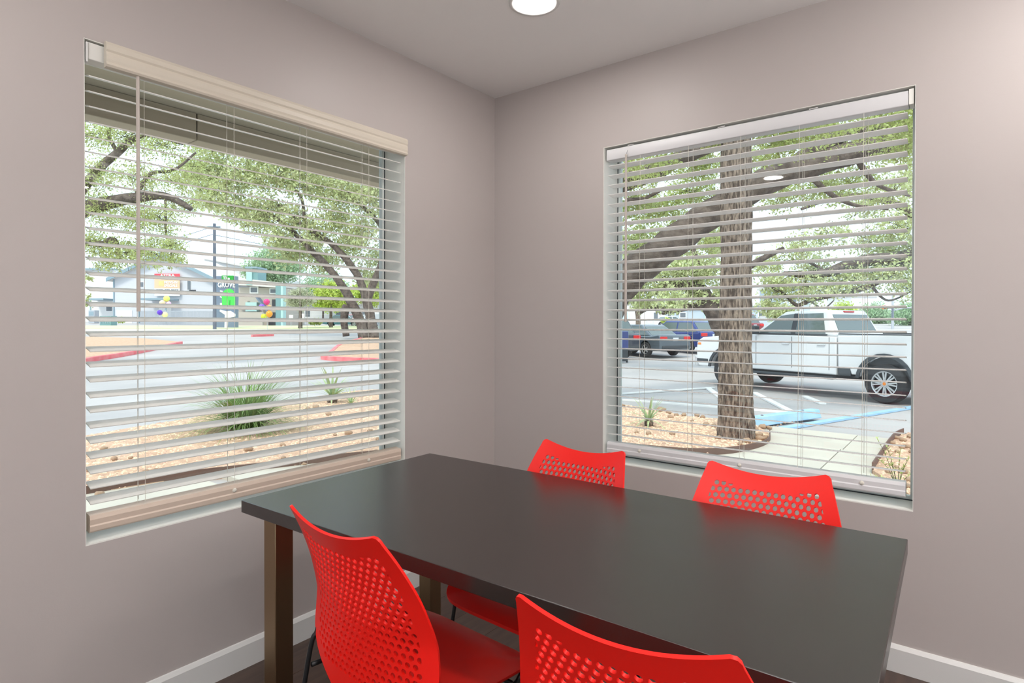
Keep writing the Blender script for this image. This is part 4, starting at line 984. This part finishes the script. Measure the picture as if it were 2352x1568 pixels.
    slab('windscreen', [(1.17, 0.82, 1.47), (0.52, 0.70, 1.90), (0.52, -0.70, 1.90), (1.17, -0.82, 1.47)], (0.03, 0, 0.02), M_carglass)
    MB().box(-0.71, -0.67, -0.2, 0.2, 1.93, 1.965).build('brake_lamp', M_tail, r)
    MB().box(-3.25, -3.17, -0.84, 0.84, 0.80, 1.42).build('tailgate', P_white, r, bevel=0.02)
    MB().box(-3.17, -1.02, -0.86, 0.86, 0.78, 0.84).build('bed_floor', M_trimblk, r)
    MB().box(-1.06, -1.0, -0.86, 0.86, 0.84, 1.40).build('bed_bulkhead', P_white, r)
    MB().box(-3.45, -3.26, -0.98, 0.98, 0.60, 0.80).build('rear_bumper', M_chrome, r, bevel=0.03)
    MB().box(2.94, 3.10, -0.98, 0.98, 0.48, 0.78).build('front_bumper', M_chrome, r, bevel=0.04)
    MB().box(3.0, 3.02, -0.8, 0.8, 0.80, 1.16).build('grille', M_trimblk, r)
    MB().box(-3.2, 2.9, -0.35, 0.35, 0.40, 0.50).build('chassis', M_trimblk, r)
pickup()

# ------------------------------------------------------------------ buildings and street furniture
M_sid = mat('grey_lap_siding', S(206, 208, 214), 0.8, bump=(6, 0.3, 0.03), stretch=(0.02, 0.02, 4)); M_sidw = mat('white_lap_siding', S(228, 228, 228), 0.8)
M_fascia = mat('blue_grey_fascia', S(142, 164, 176), 0.7); M_roof = mat('shingle_roof', S(214, 210, 206), 0.9); M_teal = mat('teal_cladding', S(122, 160, 164), 0.7)
M_tealp = mat('pale_teal_cladding', S(176, 210, 208), 0.7); M_tan = mat('tan_render', S(186, 178, 168), 0.9); M_winf = mat('window_trim_white', S(236, 236, 236), 0.6)
M_pane = mat('dark_house_window', S(112, 120, 128), 0.15); M_brick = mat('pale_brick', S(206, 178, 160), 0.9); M_slate = mat('slate_blue_panel', S(112, 128, 150), 0.5)
M_green = mat('sign_green', S(72, 222, 84), 0.5); M_green_d = mat('sign_green_dark', S(24, 160, 50), 0.5); M_signw = mat('sign_white', S(240, 240, 240), 0.5); M_bluegrey = mat('blue_grey_siding', S(188, 202, 212), 0.8)
M_bannerr = mat('red_banner', S(236, 84, 96), 0.6); M_bannero = mat('orange_banner', S(240, 196, 160), 0.6); M_bannery = mat('banner_yellow_print', S(232, 206, 140), 0.6)
M_pole = mat('weathered_pole', S(104, 112, 126), 0.8); M_iron = mat('iron_fence_grey', S(176, 182, 190), 0.6)

class Site:      # a local frame standing on the ground: x to the right, y away, z up; sizes given in photograph pixels at that depth
    def __init__(s, name, label, cat, px, w, group=None):
        b = on_ground(px, w); s.px, s.w, s.k, s.z0 = px, w, w/F, b.z
        s.root = empty(name, b, YAW, label=label, cat=cat, group=group)
    def X(s, px): return (px-s.px)*s.k
    def Z(s, py): return CAM.z-(py-742.2)*s.k-s.z0
    def box(s, nm, x0, x1, ytop, ybot, d0, d1, m, parent=None, bevel=0.0):
        return MB().box(s.X(x0), s.X(x1), d0, d1, 0.0 if ybot is None else s.Z(ybot), s.Z(ytop)).build(nm, m, parent or s.root, bevel=bevel)
    def poly(s, nm, pts, d0, d1, m, parent=None):
        return MB().prism([(s.X(a), s.Z(b)) for a, b in pts], d0, d1, SIDE).build(nm, m, parent or s.root)
    def win(s, x0, x1, y0, y1, d, nm='window'):
        f = s.box(nm, x0, x1, y0, y1, d-0.06, d+0.05, M_winf); t = (x1-x0)*0.12
        s.box('pane', x0+t, x1-t, y0+t, y1-t, d-0.08, d-0.055, M_pane, f)
def text(body, size, depth_, m, parent, loc, name='lettering'):
    cu = bpy.data.curves.new(name, 'FONT'); cu.body = body; cu.size = size; cu.extrude = depth_; cu.offset = 0.025; cu.align_x = 'CENTER'; cu.align_y = 'CENTER'; cu.resolution_u = 2
    t = bpy.data.objects.new(name, cu); COL.objects.link(t); bpy.context.view_layer.update()
    me = bpy.data.meshes.new_from_object(t.evaluated_get(bpy.context.evaluated_depsgraph_get())); bpy.data.objects.remove(t); bpy.data.curves.remove(cu)
    me.name = name; me.materials.clear(); me.materials.append(m); o = inst(name, me, parent, loc, (math.pi/2, 0, 0))
    return o
def fit_text(body, wpx, hpx, site, px, py, d, m, parent=None):
    o = text(body, 1.0, 0.01, m, parent or site.root, (site.X(px), d, site.Z(py))); xs = [v.co.x for v in o.data.vertices]; ys = [v.co.y for v in o.data.vertices]
    sx = wpx*site.k/(max(xs)-min(xs)); sy = hpx*site.k/(max(ys)-min(ys)); o.scale = (sx, sy, 1)
    return o

b = Site('gabled_building', 'pale grey gabled building with banners behind the lawn', 'building', 375, 80)
b.poly('wall', [(262, 790), (262, 642), (375, 588), (490, 642), (490, 790)], 0, 14, M_sid)
b.poly('roof_slope', [(252, 648), (375, 588), (375, 581), (252, 641)], -0.6, 14.5, M_roof); b.poly('roof_slope', [(375, 588), (500, 648), (500, 641), (375, 581)], -0.6, 14.5, M_roof)
b.poly('fascia_board', [(252, 649), (375, 589), (375, 581), (252, 641)], -0.75, -0.601, M_fascia); b.poly('fascia_board', [(375, 589), (500, 649), (500, 641), (375, 581)], -0.75, -0.601, M_fascia)
b.box('corner_trim', 261, 263.5, 642, None, -0.1, 0.05, M_fascia)
b.box('door', 366, 394, 706, None, -0.08, 0.1, M_winf); b.box('door', 268, 304, 714, None, -0.06, 0.1, M_sidw)
b.win(318, 332, 648, 662, 0.0); b.win(430, 440, 640, 668, 0.0)
cp = b.box('porch_roof', 349, 411, 688, 692, -3.0, 0.0, M_fascia)
for x in (350, 409): b.box('porch_post', x-0.8, x+0.8, 692, None, -2.9, -2.7, M_fascia)
b.box('wall_sconce', 436, 450, 667, 670, -0.12, 0.0, M_trimblk)
s = Site('wall_banner', 'red strip banner high on the grey gabled building', 'banner', 383, 79.7)
s.box('panel', 355, 413, 630, 640, 0.0, 0.06, M_bannerr); fit_text('ASTRA', 34, 5.5, s, 385, 634, -0.03, M_signw)
s = Site('wall_banner', 'orange and white banner with a telephone number below the red strip', 'banner', 384, 79.6)
s.box('panel', 355, 413, 642, 664, 0.0, 0.06, M_bannero); s.box('number_panel', 355, 413, 664, 681, 0.0, 0.06, M_signw); s.box('print_patch', 365, 377, 647, 658, -0.02, 0.0, M_bannery)
fit_text('MOVE-IN', 30, 6, s, 393, 650, -0.03, M_signw); fit_text('SPECIALS', 30, 6, s, 393, 658, -0.03, M_signw); fit_text('(877) 770-9077', 52, 6, s, 384, 668, -0.03, M_pane)
b = Site('white_wing_building', 'white side wing left of the grey gabled building', 'building', 226, 84)
b.box('wall', 196, 262, 622, None, 0, 9, M_sidw); b.box('roof', 192, 262, 618, 622, -0.5, 9.3, M_fascia); b.box('porch_roof', 224, 262, 688, 692, -2.2, 0, M_fascia); b.box('porch_post', 231, 233, 692, None, -2.2, -2.0, M_tealp); b.win(243, 260, 697, 718, 0.0)
s = Site('utility_box', 'green slatted utility box on the far lawn', 'utility box', 242, 64)
s.box('case', 229, 255, 727, None, 0, 1.0, M_teal, bevel=0.03)
for x in range(231, 254, 4): s.box('vent_slat', x, x+1.4, 729, 744, -0.05, 0.0, M_fascia)
s = Site('air_conditioner', 'grey air conditioner unit beside the white wing', 'air conditioner', 209, 76); s.box('case', 203, 217, 714, None, 0, 0.9, M_iron, bevel=0.03); s.box('grille', 205, 215, 717, 726, -0.03, 0.0, M_fascia)
s = Site('iron_fence', 'pale iron fence along the front of the gabled building', 'fence', 420, 74)
s.box('top_rail', 322, 492, 716, 717, 0, 0.06, M_iron); s.box('bottom_rail', 322, 492, 740, 741, 0, 0.06, M_iron); m = MB()
for i in range(110): x = s.X(322+i*1.55); m.box(x-0.02, x+0.02, 0.01, 0.05, 0, s.Z(715))
tag(m.build('pickets', M_iron, s.root), kind='stuff')
b = Site('long_pale_building', 'long pale building behind the pylon sign', 'building', 560, 96)
b.poly('wall', [(470, 790), (470, 596), (600, 622), (650, 640), (650, 790)], 0, 8, M_sidw); b.poly('roof_edge', [(468, 596), (602, 622), (602, 619), (468, 593)], -0.4, 8, M_roof)
for x in (532, 550): b.box('wall_seam', x, x+0.8, 625, 700, -0.05, 0, M_roof)
b = Site('stair_tower_building', 'tan apartment block with teal columns and an outdoor stair', 'building', 605, 74)
b.box('wall', 540, 648, 660, None, 1.0, 8, M_tan); b.poly('roof', [(555, 640), (648, 650), (648, 662), (540, 655)], 0.3, 8.4, M_roof)
b.box('tower', 564, 577, 617, 655, 0.2, 3, M_tealp); b.box('tower_side', 577, 589, 617, 655, 0.4, 3, M_teal); b.box('tower_cap', 563, 590, 613, 617, 0.0, 3.2, M_fascia)
b.box('column', 633, 645, 655, None, 0.0, 1.0, M_teal); b.box('column', 645, 650, 655, None, 0.0, 1.0, M_tealp); b.box('balcony_wall', 562, 588, 695, 716, 0.2, 1.2, M_tealp); b.box('balcony_wall', 545, 566, 692, 703, 0.3, 1.2, M_tan)
b.win(566, 586, 658, 674, 0.98); b.win(612, 632, 662, 675, 0.98); b.box('doorway', 618, 634, 688, 706, 0.9, 1.1, M_trimblk); b.box('doorway', 610, 632, 718, None, 0.9, 1.1, M_trimblk)
b.poly('stair_flight', [(588, 684), (592, 684), (616, 716), (612, 716)], -0.2, 0.8, M_slate); b.box('garden_wall', 541, 610, 718, None, -0.9, -0.6, M_tan)
s = Site('yard_sign', 'small white yard sign near the teal column', 'sign', 668, 68); s.box('panel', 664, 673, 724, 734, 0, 0.04, M_signw); s.box('stake', 668, 669, 734, None, 0, 0.04, M_iron)
s = Site('yard_sign', 'white yard sign left of the crepe myrtle trunk', 'sign', 692, 66); s.box('panel', 687, 698, 721, 732, 0, 0.04, M_signw); s.box('stake', 692, 693, 732, None, 0, 0.04, M_iron)
s = Site('street_sign', 'white handwritten sign on the island at the window frame', 'sign', 868, 52); s.box('panel', 860, 878, 722, 738, 0, 0.05, M_signw); s.box('stake', 868, 869.5, 738, None, 0, 0.05, M_iron)
b = Site('low_pale_building', 'low pale building behind the street trees', 'building', 780, 114)
b.box('wall', 640, 960, 700, None, 0, 8, M_sidw); b.box('roof', 636, 964, 694, 700, -0.8, 8.5, M_roof)
for x in (660, 700, 770, 830, 900): b.win(x, x+14, 712, 730, 0.0)
# pylon sign and utility pole
s = Site('pylon_sign', 'slate blue pylon sign with white lettering and a green tree emblem', 'sign', 516, 62)
s.box('board', 494, 541, 635, None, 0.0, 0.7, M_slate, bevel=0.03); s.box('name_backing', 510, 537, 634, 647, -0.06, 0.0, M_green_d)
fit_text('The', 16, 9, s, 521, 641, -0.08, M_signw); fit_text('GROVE', 40, 12, s, 521, 656, -0.08, M_signw)
em = s.poly('emblem_crown', [(511, 703), (510, 680), (514, 671), (520, 665.5), (528, 664), (535, 667), (539.5, 673), (540.5, 682), (540.5, 703)], -0.07, 0.0, M_green)
s.poly('emblem_branch', [(505, 757), (0, 0)][:0]+[(516, 757), (517, 724), (505, 716), (506, 712), (520, 716), (530, 715), (541, 722), (541, 728), (525, 731), (523, 757)], -0.06, 0.0, M_signw)
s.poly('emblem_trunk', [(527, 703), (527.5, 691), (530, 690), (530, 703)], -0.09, -0.06, M_green_d, em)
for pts in ([(506, 671), (506, 668), (512, 669), (512, 672)], [(506, 684), (506, 681), (513, 684), (513, 687)], [(506, 704), (506, 697), (512, 697), (512, 704)]): s.poly('emblem_limb', pts, -0.05, 0.0, M_signw)
s = Site('utility_pole', 'tall dark utility pole in front of the pylon sign', 'pole', 493, 58)
MB().tube([(0, 0, 0), (0, 0, s.Z(515))], [0.17, 0.13], 12).build('post', M_pole, s.root, smooth=True, auto=40); s.box('cross_arm', 478, 508, 522, 525, -0.2, -0.08, M_pole)
for nm, y0 in (('cable', 523), ('cable', 540)):
    a = Vector((s.X(488), 0, s.Z(y0))); MB().tube(smooth_path([a, a+Vector((9, 6, -1.2)), a+Vector((20, 14, -0.6))], 6), 0.025, 5).build(nm, M_pole, s.root)
    MB().tube(smooth_path([a, a+Vector((-9, 4, -1.2)), a+Vector((-20, 8, -0.6))], 6), 0.025, 5).build(nm, M_pole, s.root)
# balloon clusters on stakes
def balloons(px, w, lab, lst, stake):
    s = Site('balloon_cluster', lab, 'balloons', px, w); MB().tube([(0, 0, 0), (0, 0, s.Z(stake))], 0.02, 6).build('stake', M_iron, s.root)
    for i, (x, y, d, c) in enumerate(lst):
        mt = mat('balloon_%d_%d' % (px, i), S(*c), 0.2); r = d/2*s.k; cx, cz = s.X(x), s.Z(y); dy = (-1)**i*r*0.5
        o = MB().lathe([(0.0, -r*1.12), (r*0.35, -r*0.95), (r*0.75, -r*0.65), (r*0.97, -r*0.2), (r*0.98, r*0.25), (r*0.75, r*0.68), (r*0.4, r*0.92), (0.0, r)], 16, lambda a, b, h: (cx+a, dy+b, cz+h)).build('balloon', mt, s.root, smooth=True)
        MB().tube([(cx, dy, cz-r*1.1), (0, 0, s.Z(stake)-0.1)], 0.008, 4).build('ribbon', M_signw, o)
balloons(365, 62, 'balloon cluster in yellow, pink and purple before the grey building', [(381, 687, 14, (226, 236, 120)), (375, 697, 13, (250, 214, 180)), (386, 699, 11, (246, 190, 236)), (369, 719, 12, (96, 50, 206)), (377, 724, 13, (240, 232, 170))], 735)
balloons(614, 58, 'balloon cluster in pink, purple, orange and lime before the stair', [(611, 694, 14.5, (226, 60, 130)), (603, 706, 14, (130, 90, 214)), (617, 708, 13, (246, 176, 90)), (620, 722, 15, (244, 160, 40)), (605, 728, 14, (206, 226, 40))], 735)
# right window background
b = Site('blue_grey_building', 'blue-grey low building behind the parked cars', 'building', 1580, 84)
b.box('wall', 1528, 1790, 700, None, 0, 10, M_bluegrey); b.poly('roof', [(1520, 702), (1560, 694), (1780, 694), (1796, 702)], -0.6, 10.5, M_roof)
b.win(1532, 1542, 716, 732, 0.0); b.box('door', 1617, 1632, 716, None, -0.05, 0.1, M_tealp); b.win(1619, 1630, 720, 734, -0.03); b.win(1560, 1576, 716, 730, 0.0); b.win(1740, 1760, 712, 728, 0.0)
b = Site('white_siding_building', 'white board-sided building left of the blue-grey one', 'building', 1440, 80)
b.box('wall', 1380, 1528, 690, None, 0, 8, M_sidw); b.box('roof', 1376, 1532, 685, 690, -0.5, 8.4, M_roof); b.box('panel', 1400, 1442, 716, 738, -0.05, 0, M_bluegrey)
for x in (1445, 1462, 1480): b.box('wall_board', x, x+1.2, 692, None, -0.06, 0, M_roof)
b.win(1500, 1512, 716, 736, 0.0)
b = Site('pale_tower_building', 'pale blue tower building half hidden by the low oak branches', 'building', 1820, 100)
b.box('wall', 1790, 1860, 660, None, 0, 8, M_bluegrey); b.box('column', 1800, 1806, 662, None, -0.3, 0, M_winf); b.box('column', 1836, 1841, 662, None, -0.3, 0, M_winf); b.win(1812, 1830, 676, 700, 0.0); b.box('roof', 1786, 1864, 655, 660, -0.5, 8.4, M_roof)
b = Site('white_block_building', 'plain white block building far beyond the pickup cab', 'building', 1985, 128)
b.box('wall', 1955, 2014, 680, None, 0, 10, M_sidw); b.box('parapet', 1953, 2016, 676, 680, -0.3, 10.3, M_roof)
b = Site('brick_house', 'pale brick house behind the traffic signal mast', 'building', 2060, 95)
b.box('wall', 2000, 2130, 728, None, 0, 8, M_brick); b.poly('roof', [(1996, 730), (2030, 718), (2110, 718), (2134, 730)], -0.5, 8.5, M_roof)
for x in (2010, 2040, 2085): b.win(x, x+10, 733, 742, 0.0)
s = Site('traffic_signal', 'grey traffic signal mast with amber heads beyond the pickup bed', 'traffic light', 2050, 62)
MB().tube([(0, 0, 0), (0, 0, s.Z(678))], [0.14, 0.09], 10).build('mast', M_iron, s.root, smooth=True, auto=40); s.box('sleeve', 2046, 2049, 707, 730, -0.25, -0.1, M_pole)
MB().tube([(0, 0, s.Z(712)), (s.X(2075), 0, s.Z(706)), (s.X(2125), 0, s.Z(704))], 0.07, 8).build('arm', M_iron, s.root, smooth=True)
for x in (2028, 2099): h_ = s.box('signal_head', x-4, x+4, 700, 709, -0.3, -0.05, M_amber, bevel=0.03); [MB().lathe([(0.0, 0.0), (0.10, 0.0)], 10, lambda a, c, hh: (s.X(x)+a, -0.31, s.Z(yy)+c)).build('lamp', M_trimblk, h_) for yy in (702, 704.5, 707)]
MB().tube([(0, 0, s.Z(708)), (s.X(2024), 0, s.Z(702))], 0.05, 8).build('arm', M_iron, s.root, smooth=True)
